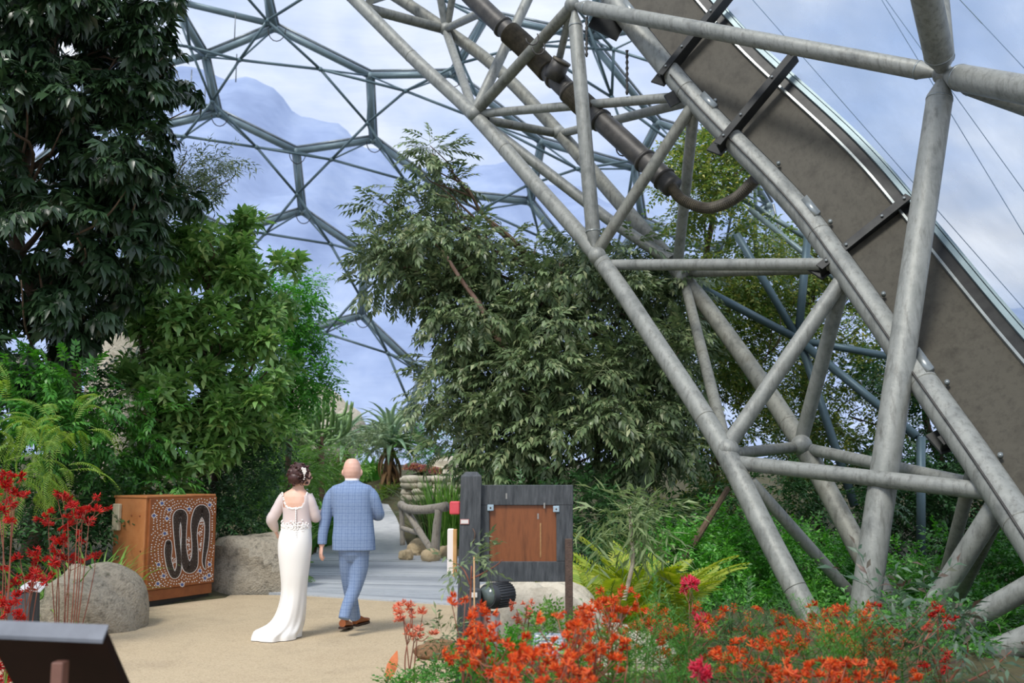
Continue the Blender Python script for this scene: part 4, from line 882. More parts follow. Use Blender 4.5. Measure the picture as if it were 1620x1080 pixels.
dots([(x+RNG.normal(0, 9), y+RNG.normal(0, 12)) for x, y in ((650, 480), (655, 560), (665, 620), (648, 520), (775, 300), (770, 330), (740, 410), (760, 520), (752, 560), (525, 660), (530, 700)) for _ in range(6)], 5, .002, 'cluster_dots', PWHITE)
zz = []
t_ = np.gradient(sp[:, :2], axis=0); t_ /= np.linalg.norm(t_, axis=1)[:, None]; nn = np.stack([-t_[:, 1], t_[:, 0]], 1)
for i in range(4, len(sp)-14, 2):
    for sg in (-1, 1): zz.append(sp[i, :2]+nn[i]*sp[i, 2]*sg*(.75 if i % 4 else .5))
dots(zz, 2.6, .0038, 'snake_dots', mat('grey_paint', '#8d8078', rough=.5))

# ------------------------------------------------------------------ information board
CHAR = mat('charred_timber', '#2e3236', '#43474a', rough=.7, scale=7, c3='#54575a', stretch=(5, 5, .8), bump=.35, bscale=14)
PANW = mat('brown_plywood', '#6b3d1f', '#834d2a', rough=.45, scale=3, c3='#5c341a', stretch=(5, 5, .7))
RUST = mat('rusty_steel', '#4a3b33', '#5f4b3f', rough=.75, scale=20, bump=.3)
bd = 7.5; bp_ = G(737, 1086); bd = bp_[1]
board = thing('information_board', (bp_[0], bp_[1], 0), 'empty dark timber notice board with a brown panel beside the path', 'notice board')
def post(u0, u1, v0, v1, d, dz, name, mt, par, cham=.02, ub=0):
    a, b = P(u0, v0, d), P(u1, v0, d); c = P((u0+u1)/2+ub, v1, d); w_ = b[0]-a[0]; zt = a[2]
    rings = []
    for z, s, cx in ((min(c[2], -.05), 1.04, c[0]), (zt-cham, 1, (a[0]+b[0])/2), (zt, .55, (a[0]+b[0])/2)):
        rings.append(np.array([(cx-w_/2*s, d-dz/2*s, z), (cx+w_/2*s, d-dz/2*s, z), (cx+w_/2*s, d+dz/2*s, z), (cx-w_/2*s, d+dz/2*s, z)]))
    return part(name, MB().loft(rings), mt, par, smooth=False)
pst = post(730, 762, 746, 1092, bd, .17, 'post', CHAR, board, .035, -8)
def slab(u0, v0, u1, v1, d, th, name, mt, par, bev=.004, tilt=0):
    a, b = P(u0, v0, d), P(u1, v1, d)
    return part(name, MB().box(((a[0]+b[0])/2, d+th/2, (a[2]+b[2])/2), (abs(b[0]-a[0]), th, abs(a[2]-b[2])), bev=bev), mt, par, smooth=False)
pd = bd-.02
slab(757, 767, 907, 799, pd, .05, 'frame_rail', CHAR, board); slab(757, 888, 905, 920, pd, .05, 'frame_rail', CHAR, board)
slab(757, 799, 774, 888, pd, .05, 'frame_stile', CHAR, board); slab(880, 799, 907, 888, pd, .05, 'frame_stile', CHAR, board)
slab(772, 798, 882, 890, pd+.02, .02, 'inset_panel', PANW, board)
CLIP = mat('clear_bracket', '#a9bcc6', '#8fa6b3', rough=.3, scale=30)
for u, v in ((776, 803), (880, 805)): 
    c_ = slab(u-5, v-5, u+5, v+5, pd-.012, .012, 'corner_bracket', CLIP, board); part('screw', MB().ell(P(u, v, pd-.013), (.007, .004, .007), nu=8, nv=6), RUST, c_)
slab(894, 852, 907, 1010, pd-.03, .05, 'side_post', RUST, board)
slab(854, 827, 856.5, 882, pd+.017, .003, 'scratch_mark', mat('bare_wood_scratch', '#b08a5c', '#8a6138', rough=.7, scale=30), board)
for u, v in ((800, 780), (860, 795), (850, 812)): slab(u, v, u+2.5, v+9, pd-.001 if v < 799 else pd+.018, .002, 'paint_fleck', mat('grey_fleck', '#8d8b86', rough=.8), board)
STICK = mat('sticker', '#d8d2cc', rough=.6); STICKR = mat('sticker_edge', '#b0746c', rough=.6)
for u, v in ((735, 825),):
    s_ = slab(u-7, v-4, u+7, v+4, bd-.094, .002, 'sticker', STICKR, pst); slab(u-6, v-3, u+6, v+3, bd-.096, .002, 'sticker_face', STICK, s_)
part('handle', MB().tube(spl(PP((748, 836, bd-.1), (751, 842, bd-.12), (751, 850, bd-.12), (748, 858, bd-.1)), 4), .006, 6), RUST, pst)
REDP = mat('red_plastic', '#c8404a', '#d5525a', rough=.5, scale=8)
part('red_box', MB().box(P(720, 803, bd), (px(16, bd), .1, px(20, bd)), bev=.008), REDP, board, smooth=False)
part('white_marker', MB().box(P(713, 872, bd+.02), (px(10, bd), .05, px(70, bd)), bev=.006), PWHITE, board, smooth=False)
part('wood_marker', MB().box(P(720, 874, bd+.01), (px(6, bd), .06, px(72, bd)), bev=.004), mat('pale_wood', '#b98a4f', '#caa06a', rough=.6, scale=9), board, smooth=False)
# short bollard post with label stake, spotlight
sh = thing('bollard', G(752, 1040), 'short charcoal post standing against the board post', 'post'); sb = post(741, 761, 930, 1050, bd-.32, .1, 'post_body', CHAR, sh, .01); slab(744, 937, 755, 945, bd-.385, .003, 'sticker', STICK, sb)
BLK = mat('black_housing', '#2c2f32', '#383b3e', rough=.45, scale=10)
spot = thing('spotlight', P(776, 1000, bd-.3), 'black ribbed spotlight on a grey concrete base below the board', 'spotlight')
sc_ = P(787, 941, bd-.25); dv = nz([-.62, -.78, .02]); l_ = .11
body = part('housing', MB().tube([sc_-dv*l_, sc_-dv*l_*.98, sc_+dv*l_, sc_+dv*(l_+.01)], [.07, .088, .088, .08], 28), BLK, spot, auto=40)
m_ = MB()
for k_ in range(28):
    a = k_*2*math.pi/28; u_ = nz(np.cross(dv, [0, 0, 1])); w_ = np.cross(dv, u_); o = (math.cos(a)*u_+math.sin(a)*w_)*.09; m_.tube([sc_+o-dv*l_*.95, sc_+o+dv*l_*.6], .005, 4)
part('cooling_fins', m_, BLK, body)
part('lens', MB().tube([sc_+dv*(l_+.004), sc_+dv*(l_+.014)], .07, 24), mat('lens_glass', '#5a6462', rough=.12), body)
part('bracket', MB().tube([P(772, 955, bd-.25), P(772, 975, bd-.25)], .022, 10), BLK, spot)
b0 = P(775, 968, bd-.25); part('base', MB().tube([(b0[0], b0[1], -.05), (b0[0], b0[1], b0[2]-.01), (b0[0], b0[1], b0[2])], [.1, .085, .075], 6), mat('grey_concrete', '#9a9c9a', '#b0b2af', rough=.8, scale=12), spot, auto=30)
# small plaque
pq = thing('plant_plaque', P(870, 1040, 6.4), 'small blue-grey plant name plaque among the orange flowers', 'plaque')
c_ = P(868, 1019, 6.4); R = rotm((0, 0, 1), -.25) @ rotm((1, 0, 0), -.6)
pl_ = part('plate', MB().box(c_, (.2, .012, .15), R=R, bev=.003), mat('blue_plate', '#5b6b86', '#6b7b96', rough=.4, scale=10), pq, smooth=False)
for i in range(5): part('text_line', MB().box(c_+R@np.array([-.015+.01*(i % 2), -.0075, .05-.022*i]), (.15-.03*(i % 3), .002, .007), R=R), PWHITE, pl_, smooth=False)
part('stake', MB().tube([c_, (c_[0], c_[1]+.03, -.1)], .01, 6), RUST, pq)
# orange leaf marker
lm = thing('leaf_marker', G(600, 1090), 'small orange leaf-shaped marker on a thin black stake', 'marker')
c_ = P(620, 1054, 6.9); a_ = P(612, 1078, 6.9); t_ = nz(P(628, 1030, 6.9)-a_)
q = []; pr = nz(np.cross(t_, [0, 1, 0]))
for s, w_ in ((0, .004), (.25, .03), (.5, .036), (.75, .025), (1, .003)): q.append((a_+t_*.21*s, w_))
part('blade', MB().prism([p+pr*w_ for p, w_ in q]+[p-pr*w_ for p, w_ in q[::-1]], (0, .006, 0)), mat('orange_marker', '#e07a4a', '#e98d60', rough=.5, scale=20), lm, smooth=False)
part('stake', MB().tube([a_+t_*.03, (a_[0]-.05, a_[1], -.05)], .006, 6), BLK, lm)
# leaning stake right
single('wooden_stake', MB().tube(PP((1152, 772, 12.6), (1082, 884, 12.2), (1060, 925, 12.1)), [.035, .045, .05], 8), BARK, 'rusty-brown stake leaning against the hedge', 'stake')

# ------------------------------------------------------------------ lectern sign at the near left, post with open label
DARKWOOD = mat('dark_brown_board', '#160a09', '#1e0f0e', rough=.7, scale=5, spec=.1)
sg = thing('lectern_sign', (-1.9, 4.3, 0), 'dark brown lectern sign seen from behind at the near path edge', 'sign')
q = [P(-22, 1001, 4.0), P(164, 1009, 3.95), P(212, 1118, 4.3), P(40, 1118, 4.35)]
q = np.array(q); nb_ = nz(np.cross(q[1]-q[0], q[3]-q[0])); nb_ = nb_ if nb_[1] < 0 else -nb_
pb = part('board', MB().prism(q, nb_*-.035), DARKWOOD, sg, smooth=False)
part('edge_strip', MB().prism([q[0]-nb_*.045, q[1]-nb_*.045, q[1]+nb_*.01+np.array([0, 0, -.012]), q[0]+nb_*.01+np.array([0, 0, -.012])], (0, 0, .014)), mat('slate_edge', '#565c66', '#666c76', rough=.5), pb, smooth=False)
a_ = P(92, 1047, 3.98); part('post', MB().box((a_[0], a_[1]+.02, a_[2]/2-.05), (px(18, 4.0), .06, a_[2]+.1), bev=.004), mat('brown_post', '#6b4a40', '#7a574b', rough=.6), sg, smooth=False)
lp = thing('label_post', G(36, 1010), 'charcoal label post in front of the rounded boulder', 'post')
post(17, 55, 934, 1003, 9.35, .2, 'post_body', CHAR, lp, .01)
c_ = P(50, 928, 9.3)
for s in (-1, 1): part('label_plate', MB().box(c_+np.array([.055*s, 0, .0]), (.12, .14, .008), R=rotm((0, 1, 0), .35*s-.2) @ rotm((1, 0, 0), .5)), mat('white_label', '#cfd2d6', '#b5b8be', rough=.5, scale=30), lp, smooth=False)
# ------------------------------------------------------------------ people
SKIN = mat('skin', '#d9a893', '#e3b7a4', rough=.5, scale=12); SKINW = mat('skin_warm', '#dfae93', '#e8bda6', rough=.5, scale=10)
def plaid():
    m = mat('blue_check_wool', '#788cad', '#8498b6', rough=.85, scale=60, spec=.2); t = m.node_tree; b = t.nodes['Principled BSDF']; L = t.links.new
    tc = N(t, 'ShaderNodeTexCoord'); sx = N(t, 'ShaderNodeSeparateXYZ'); L(tc.outputs['Object'], sx.inputs[0]); acc = None
    for ax, per, ph, w_ in (('X', .062, 0, .07), ('X', .062, .38, .04), ('Z', .066, 0, .07), ('Z', .066, .4, .04)):
        a = N(t, 'ShaderNodeMath', operation='MULTIPLY_ADD'); a.inputs[1].default_value = 1/per; a.inputs[2].default_value = ph; L(sx.outputs[ax], a.inputs[0])
        f = N(t, 'ShaderNodeMath', operation='FRACT'); L(a.outputs[0], f.inputs[0]); c = N(t, 'ShaderNodeMath', operation='LESS_THAN'); c.inputs[1].default_value = w_; L(f.outputs[0], c.inputs[0])
        if acc is None: acc = c
        else: s = N(t, 'ShaderNodeMath', operation='ADD'); L(acc.outputs[0], s.inputs[0]); L(c.outputs[0], s.inputs[1]); acc = s
    k = N(t, 'ShaderNodeMath', operation='MULTIPLY', use_clamp=True); k.inputs[1].default_value = .55; L(acc.outputs[0], k.inputs[0])
    src = b.inputs['Base Color'].links[0].from_socket; mx = N(t, 'ShaderNodeMix', data_type='RGBA'); mx.inputs[7].default_value = (*lin('#4f6690'), 1); L(k.outputs[0], mx.inputs[0]); L(src, mx.inputs[6]); L(mx.outputs[2], b.inputs['Base Color'])
    return m
SUIT = plaid()
def sheer(name, col, fac):
    m = mat(name, col, rough=.7); t = m.node_tree; L = t.links.new; b = t.nodes['Principled BSDF']; tp = N(t, 'ShaderNodeBsdfTransparent'); mx = N(t, 'ShaderNodeMixShader'); mx.inputs[0].default_value = fac
    L(b.outputs[0], mx.inputs[1]); L(tp.outputs[0], mx.inputs[2]); L(mx.outputs[0], t.nodes['Material Output'].inputs[0]); return m
LACE = sheer('sheer_lace', '#efe3e0', .3); SATIN = mat('ivory_satin', '#efece6', rough=.45, spec=.4); LACEW = mat('white_lace', '#f3efea', rough=.8)
HAIRM = mat('dark_brown_hair', '#2c1512', '#4a2620', rough=.45, scale=40)
def ring(c, rx, ry, n=28, p=2.3, rot=0):
    a = np.arange(n)*2*math.pi/n; ca, sa = np.cos(a), np.sin(a); x = np.sign(ca)*abs(ca)**(2/p)*rx; y = np.sign(sa)*abs(sa)**(2/p)*ry
    cr, sr = math.cos(rot), math.sin(rot); return np.stack([c[0]+x*cr-y*sr, c[1]+x*sr+y*cr, np.full(n, c[2])], 1)
def pring(uL, uR, v, d, ry, n=28, p=2.3): 
    a, b = P(uL, v, d), P(uR, v, d); return ring((a+b)/2, (b[0]-a[0])/2, ry, n, p)
def remesh(o, vox, it=6, f=.6):
    m = o.modifiers.new('fuse', 'REMESH'); m.mode = 'VOXEL'; m.voxel_size = vox; m.use_smooth_shade = True
    s = o.modifiers.new('soften', 'SMOOTH'); s.iterations = it; s.factor = f
def hand(mb, wr, d, n_, s=1.0, curl=.5, thumb=1):
    d = nz(d); n_ = nz(np.asarray(n_)-d*(np.asarray(n_)@d)); x = np.cross(d, n_); wr = np.asarray(wr, float)
    mb.loft([np.array([wr+d*t*s+x*math.cos(a)*w_*s+n_*math.sin(a)*h*s for a in np.arange(10)*2*math.pi/10]) for t, w_, h in ((-.02, .024, .019), (.02, .03, .017), (.06, .04, .015), (.09, .038, .013))])
    for i, (o, l_) in enumerate(((-.03, .068), (-.01, .08), (.011, .074), (.031, .058))):
        p = wr+d*.083*s+x*o*s; q = [p-d*.02*s, p]; a = 0; dd = d
        for k_ in range(3): a += curl*(.35+.25*k_); dd = d*math.cos(a)+n_*math.sin(a); p = p+dd*l_*s*(.45, .31, .24)[k_]; q.append(p)
        mb.tube(spl(q, 3), .0085*s, 7)
    p = wr+d*.025*s+x*thumb*.026*s; mb.tube(spl([p, p+(d*.6+x*thumb*.7+n_*.3)*.035*s, p+(d*.95+x*thumb*.65+n_*.55)*.066*s, p+(d*1.2+x*thumb*.4+n_*.8)*.088*s], 3), .0105*s, 7)

# --- man
D0 = 10.05
man = thing('person', G(552, 996), 'bald man in a blue checked suit and brown shoes walking away', 'person')
mb = MB()
hc = P(557, 744, D0)
head = []
for v, w_, dp, oy in ((725, .028, .03, 0), (727.5, .055, .062, 0), (732, .075, .088, .005), (739, .088, .1, .008), (746, .09, .1, .01), (752, .084, .092, .014), (758, .072, .075, .02), (764, .06, .062, .005), (774, .062, .06, 0)):
    c = P(557, v, D0); head.append(ring((c[0], D0+oy, c[2]), w_, dp, 20, 2.1))
mb.loft(head[::-1])
for s in (-1, 1): mb.ell((hc[0]+s*.092, D0+.01, hc[2]-.02), (.012, .022, .033), R=rotm((0, 0, 1), s*.5), nu=10, nv=8)
mb.tube([(hc[0]-.0, D0+.1, hc[2]+.0), (hc[0], D0+.125, hc[2]-.03), (hc[0], D0+.1, hc[2]-.04)], [.01, .018, .012], 8)
mb.tube([(hc[0]-.035, D0+.092, hc[2]+.01), (hc[0]+.035, D0+.092, hc[2]+.01)], .014, 8); mb.tube([(hc[0]-.022, D0+.09, hc[2]-.065), (hc[0]+.022, D0+.09, hc[2]-.065)], .01, 8)
mb.loft([pring(a+5, b-5, v, D0, ry) for a, b, v, ry in ((542, 577, 872, .05), (534, 584, 850, .08), (532, 585, 820, .09), (528, 586, 785, .095), (540, 575, 768, .06))])
for pts, rr in (([(527, 780, D0), (517, 815, D0), (511, 845, D0-.02), (509, 864, D0-.03)], (.04, .032, .028, .028)), ([(585, 780, D0), (594, 805, D0+.03), (597, 813, D0+.06), (588, 812, D0+.18), (576, 806, D0+.24)], (.04, .032, .028, .028, .028))): mb.tube(spl(PP(*pts), 4), np.interp(np.linspace(0, 1, 4*(len(pts)-1)+1), np.linspace(0, 1, len(rr)), rr), 12)
for pts in ([(572, 872, D0), (565, 922, D0+.02), (544, 976, D0-.1)], [(550, 872, D0), (552, 925, D0+.12), (562, 978, D0+.28)]): mb.tube(spl(PP(*pts), 4), np.linspace(.08, .04, 9), 12)
wl = P(509, 862, D0-.03); hand(mb, wl, (-.08, -.05, -1), (.8, .5, 0), 1.0, .55, -1)
wr_ = P(576, 806, D0+.24); hand(mb, wr_, (-.5, .8, .1), (0, -.2, 1), 1.0, .7, 1)
body = part('body', mb, SKIN, man); remesh(body, .0055, 4)
# jacket
mb = MB()
mb.loft([pring(a, b, v, D0, ry, 32, 2.6) for a, b, v, ry in ((526, 594, 870, .125), (526, 593, 850, .13), (528, 591, 830, .125), (528, 589, 812, .128), (525, 589, 795, .132), (522, 590, 780, .125), (522, 590, 773, .11), (527, 587, 768, .09), (541, 573, 763.5, .068), (546, 568, 760, .06))])
for pts, rr in (([(530, 778, D0), (522, 790, D0), (516, 816, D0), (511, 842, D0-.02), (509.5, 861, D0-.03)], (.065, .067, .06, .05, .046)), ([(583, 778, D0), (590, 788, D0), (597, 806, D0+.02), (599, 815, D0+.06), (590, 812, D0+.16), (582, 808, D0+.21)], (.065, .067, .058, .057, .05, .045))): mb.tube(spl(PP(*pts), 5), np.interp(np.linspace(0, 1, 5*(len(pts)-1)+1), np.linspace(0, 1, len(rr)), rr), 16)
jk = part('jacket', mb, SUIT, man); remesh(jk, .0075, 5)
part('jacket_collar', MB().loft([pring(544, 570, 764.5, D0, .074, 24, 2.1), pring(545.5, 568.5, 759.5, D0, .07, 24, 2.1), pring(547, 567, 760, D0, .062, 24, 2.1)], False), SUIT, man)
part('shirt_collar', MB().loft([pring(546, 568, 762, D0, .068, 24, 2.1), pring(546, 568, 756.5, D0, .07, 24, 2.1), pring(547.5, 566.5, 757, D0, .064, 24, 2.1)], False), PWHITE, man)
for k_ in range(3): part('cuff_button', MB().ell(P(504.5+k_*.6, 856-k_*3.2, D0-.05), (.006, .006, .006), nu=8, nv=6), BLK, jk)
tr = MB(); tr.loft([pring(a, b, v, D0, ry, 28) for a, b, v, ry in ((542, 577, 888, .06), (536, 584, 876, .1), (533, 586, 866, .108), (536, 584, 852, .1))])
for pts, rr in (([(570, 872, D0), (568, 900, D0+.02), (561, 930, D0), (549, 960, D0-.06), (544, 979, D0-.1)], (.09, .088, .07, .06, .056)), ([(549, 872, D0), (550, 900, D0+.06), (553, 930, D0+.13), (559, 960, D0+.22), (562, 978, D0+.28)], (.085, .08, .066, .058, .056))): tr.tube(spl(PP(*pts), 5), np.interp(np.linspace(0, 1, 5*(len(pts)-1)+1), np.linspace(0, 1, len(rr)), rr), 16)
t_o = part('trousers', tr, SUIT, man); remesh(t_o, .0075, 5)
BROWNL = mat('tan_leather', '#8a4a22', '#9f5a2c', rough=.3, scale=10)
def shoe(heel, yaw, pitch, roll=0):
    R = rotm((0, 0, 1), yaw) @ rotm((1, 0, 0), pitch) @ rotm((0, 1, 0), roll); heel = np.asarray(heel)
    up = [(0, .036, .075), (.03, .04, .085), (.09, .042, .085), (.15, .045, .06), (.21, .046, .048), (.26, .036, .04), (.29, .012, .03)]
    rings = [np.array([heel+R@np.array([w_*math.cos(a), y_, .018+max(0, h*(.5+.5*math.sin(a)))]) for a in np.arange(14)*2*math.pi/14]) for y_, w_, h in up]
    o = part('shoe', MB().loft(rings), BROWNL, man, auto=60)
    sr = [np.array([heel+R@np.array([w_*1.08*math.cos(a), y_-.004, (.022 if math.sin(a) > 0 else (0 if y_ < .08 or y_ > .14 else .01))]) for a in np.arange(10)*2*math.pi/10+.3]) for y_, w_, h in up]
    part('sole', MB().loft(sr), mat('dark_sole', '#3a251a', rough=.6), o, smooth=False)
g1 = G(541, 1001); g2 = G(562, 990)
shoe((g1[0]-.01, g1[1]+.06, .028), -.15, -.1); shoe((g2[0]+.0, g2[1]-.02, .0), -.35, 0)

# --- bride
DB = 9.95
br = thing('person', G(455, 1000), 'woman with dark pinned-up hair in a white lace wedding dress with a train', 'person')
mb = MB(); hcx = P(476, 751, DB)
fy = nz([.75, .66, 0]); fx = np.array([fy[1], -fy[0], 0])           # the way she looks: ahead and to the side
for_ = lambda x, y, z: hcx+fx*x+fy*y+np.array([0, 0, z])
rings = []
for z, w_, dp, oy in ((.1, .03, .03, -.01), (.085, .06, .065, -.005), (.05, .078, .092, 0), (.0, .08, .098, .005), (-.04, .074, .09, .012), (-.075, .06, .07, .025), (-.1, .04, .045, .035)):
    rings.append(np.array([for_(w_*math.cos(a), oy+dp*math.sin(a), z-.12*dp*math.sin(a)) for a in np.arange(18)*2*math.pi/18]))
mb.loft(rings[::-1]); mb.tube([for_(0, .098, .0), for_(0, .122, -.032), for_(0, .1, -.04)], [.009, .015, .01], 8); mb.tube([for_(-.02, .09, -.065), for_(.02, .09, -.065)], .01, 8)
mb.tube([for_(-.04, .085, .005), for_(.04, .085, .005)], .012, 8)
mb.loft([pring(a, b, v, DB, ry, 24, 2.2) for a, b, v, ry in ((445, 492, 850, .1), (450, 489, 831, .09), (450, 489, 812, .092), (447, 490, 795, .1), (446, 491, 785, .09), (451, 487, 778.5, .075), (461, 481, 773, .055), (466, 480, 766, .046), (468, 481, 757, .045))])
for pts, rr in (([(450, 786, DB), (440, 804, DB), (430, 821, DB), (433, 832, DB+.08), (437, 839, DB+.14)], (.045, .042, .037, .03, .024)), ([(487, 785, DB), (494, 802, DB+.02), (499, 819, DB+.04), (504, 815, DB+.16), (508, 809, DB+.24)], (.045, .042, .037, .03, .024))): mb.tube(spl(PP(*pts), 4), np.interp(np.linspace(0, 1, 4*(len(pts)-1)+1), np.linspace(0, 1, len(rr)), rr), 12)
hand(mb, P(436, 839, DB+.14), (.2, .3, -.7), (.8, .3, .2), .88, .6, 1); hand(mb, P(508, 809, DB+.24), (.1, .7, .3), (-.8, .2, .1), .88, .6, -1)
for s in (-.055, .055): c = P(466, 880, DB); mb.tube([(c[0]+s, DB, c[2]+.2), (c[0]+s*.6, DB, .35)], [.07, .03], 10)
bo = part('body', mb, SKINW, br); remesh(bo, .0055, 4)
# skirt with folds and train
SK = [(447, 492, 829, .105, 0), (443, 492.5, 842, .125, 0), (439.5, 493.5, 857, .15, 0), (440, 492.5, 875, .155, 0), (442.5, 489.5, 895, .145, 0), (445, 487, 915, .14, 0), (445.5, 485, 932, .14, .02), (443, 483.5, 950, .16, .03), (438, 482, 966, .18, .04), (431, 480, 980, .21, .05), (420, 478, 990, .25, .04), (407, 476.5, 996, .29, .02), (399, 475, 999.5, .31, .01)]
rings = []; nR = 72
for i, (a, b, v, ry, oy) in enumerate(SK):
    z = max(P(460, v, DB)[2], .012); pa, pb = P(a, v, DB), P(b, v, DB); r = ring(((pa[0]+pb[0])/2, DB+oy, z), (pb[0]-pa[0])/2, ry, nR, 2.1)
    f = max(0, (i-4)/8.); c = r.mean(0); an = np.arange(nR)*2*math.pi/nR
    r[:, :2] = c[:2]+(r[:, :2]-c[:2])*(1+f*.05*np.sin(an*7+.5*i)+f*.03*np.sin(an*13+1))[:, None]
    rings.append(r)
rings.append(rings[-1]*np.array([1, 1, 0])+np.array([0, 0, .006]))
part('skirt', MB().loft([spl_ for spl_ in rings], False), SATIN, br).modifiers.new('soft', 'SUBSURF').render_levels = 1
# bodice of sheer lace, open at the upper back
BO = [(446, 492.5, 834, .105), (447.5, 491.5, 826, .1), (448.5, 490.5, 818, .1), (448.5, 490.5, 810, .101), (447.5, 491, 802, .106), (446.5, 491.5, 795, .108), (445.5, 492, 788, .1), (446.5, 491, 783, .093), (449.5, 488.5, 779.5, .083)]
nB = 48; rings = [pring(a-.7, b+.7, v, DB, ry+.006, nB, 2.2) for a, b, v, ry in BO]
V = np.vstack(rings); F = []
for i in range(len(rings)-1):
    for j in range(nB):
        k_ = (j+1) % nB; q = (i*nB+j, i*nB+k_, (i+1)*nB+k_, (i+1)*nB+j); c = V[list(q)].mean(0); u = 810+(c[0]/DB)*FPX*1.013; vv = (BO[i][2]+BO[i+1][2])/2
        if c[1] < DB and vv < 804.5-(abs(u-466)/19.5)**5*26: continue
        F.append(q)
part('bodice', (V, F), LACE, br)
tm = MB()
for u in 466+20*np.sin(np.linspace(-1.45, 1.45, 34)): v = 804-min(24, (abs(u-466)/19.5)**5*26); tm.ell(P(u, v+RNG.uniform(-.7, .7), DB-.112+.06*(abs(u-466)/20)**2), (.010, .006, .011), nu=7, nv=5)
part('lace_trim', tm, LACEW, br)
tm = MB()
for _ in range(150):
    a = RNG.uniform(-1.35, 1.1); v = RNG.normal(831, 3.5); tm.ell(P(469, v, DB)+np.array([.146*math.sin(a), -.118*math.cos(a), 0]), (.009, .006, .009), nu=6, nv=4)
part('lace_applique', tm, LACEW, br)
part('back_placket', MB().tube([P(468, v, DB-.113) for v in (804, 815, 826, 836)], .006, 6), LACEW, br)
for v in np.arange(806, 846, 3.6): part('button', MB().ell(P(468, v, DB-.122 if v < 830 else DB-.128-(v-830)*.0012), (.006, .005, .006), nu=8, nv=6), LACEW, br)
for pts, rr in (([(450.5, 784, DB), (444.5, 794, DB), (436, 811, DB), (430, 822, DB+.01), (433.5, 832, DB+.07), (436.5, 837.5, DB+.12)], (.05, .055, .056, .056, .045, .03)), ([(486.5, 783, DB), (491, 794, DB), (496, 808, DB+.02), (499.5, 818, DB+.05), (503.5, 815, DB+.15), (507, 811, DB+.2)], (.05, .053, .054, .054, .043, .03))):
    m_ = spl(PP(*pts), 5); part('sleeve', MB().tube(m_, np.interp(np.linspace(0, 1, len(m_)), np.linspace(0, 1, len(rr)), rr)*RNG.uniform(.97, 1.03, len(m_)), 18, caps=False), LACE, br)
hm = MB(); hm.ell(hcx-fy*.025+np.array([0, 0, .018]), (.104, .106, .102), nu=20, nv=14)
hm.ell(P(467, 756, DB-.07), (.075, .06, .065), nu=16, nv=10); hm.ell(P(463, 748, DB-.06), (.055, .05, .055), nu=16, nv=10)
for i in range(46):
    a = RNG.uniform(0, 6.3); c = hcx+np.array([RNG.uniform(-.1, .06), -.07+RNG.uniform(-.03, .05), RNG.uniform(-.055, .085)]); nrm_ = nz(c-hcx); c = hcx+nrm_*(.1+RNG.uniform(-.004, .016)); e1 = nz(np.cross(nrm_, [0.2, .1, 1])); e2 = np.cross(nrm_, e1); rr = RNG.uniform(.018, .03)
    hm.tube(np.array([c+rr*(math.cos(t)*e1+math.sin(t)*e2)*(1-.08*t)+nrm_*.004*t for t in np.linspace(a, a+4.6, 9)]), np.array([.005, .009, .01, .011, .011, .01, .009, .007, .003]), 6)
for u0 in (476, 479): hm.tube(spl(PP((u0, 757, DB-.05), (u0-2, 763, DB-.08), (u0+1, 768, DB-.08)), 4), np.linspace(.007, .003, 9), 6)
part('hair', hm, HAIRM, br)
hp = MB()
for du, dv_ in ((0, 0), (2.2, -3), (-1.5, -4), (1.5, 3.5), (0, 7), (3, .5), (.5, 10), (-.5, 13)):
    for k_ in range(5 if dv_ < 6 else 1):
        a = k_*1.257; hp.ell(P(480+du, 745+dv_, DB-.125)+np.array([.008*math.cos(a), 0, .008*math.sin(a)]), (.007, .004, .007), nu=6, nv=5)
part('hair_comb', hp, PWHITE, br)
# ------------------------------------------------------------------ foreground flowers and bed plants
def paw(label, u, v, d, n, fmat, spread=60, h=60, key='paw', sc=1.0, group=None, lf=10, stemm=None, top=None):
    """kangaroo-paw plant: strap leaves at the base, forked stems, fans of tubular flowers. (u, v): middle of the flower heads."""
    c = P(u, v, d); g = np.array([c[0], c[1]+.05, hz(c[0], c[1])]); t = thing('kangaroo_paw', g, label, 'flower', group)
    heads = []; r = random.Random(int(u*13+v))
    for i in range(n):
        p = P(u+r.uniform(-spread, spread), v+r.uniform(-h*.5, h*.5), d+r.uniform(-.25, .25)); heads.append(p)
    i = 0
    while i < n:
        grp = heads[i:i+3]; i += 3; m = sum(grp)/len(grp); b = np.array([g[0]*.6+m[0]*.4, m[1]*.6+g[1]*.4, g[2]]); fork = m-np.array([0, 0, .12]); fork[2] = max(fork[2], g[2]+.15)
        st = MB().tube(spl([b, (b+fork)/2+RNG.normal(0, .02, 3), fork], 4), np.linspace(.006, .004, 9), 5)
        for p in grp: st.tube(spl([fork, (fork+p)/2+np.array([0, 0, -.02]), p], 3), .0032, 4)
        part('stem', st, stemm or REDSTEM, t)
    H_ = np.array(heads); m = len(H_); reps = 2
    pos = np.repeat(H_, reps, 0)+RNG.normal(0, .016, (m*reps, 3)); D = RNG.normal(0, .7, (m*reps, 3))+np.array([0, -.15, .35])
    scatter(t, key, fmat, pos, D, sc*RNG.uniform(.75, 1.15, m*reps), 300, .8, 'flower')
    if lf:
        a = RNG.uniform(0, 6.3, lf); D = np.stack([np.cos(a), np.sin(a), RNG.normal(0, .1, lf)], 1); scatter(t, 'blade', LGRASS, np.tile(g, (lf, 1))+RNG.normal(0, .04, (lf, 3))*np.array([1, 1, 0]), D, RNG.uniform(.5, .85, lf), 300, .2, 'leaf')
    return t
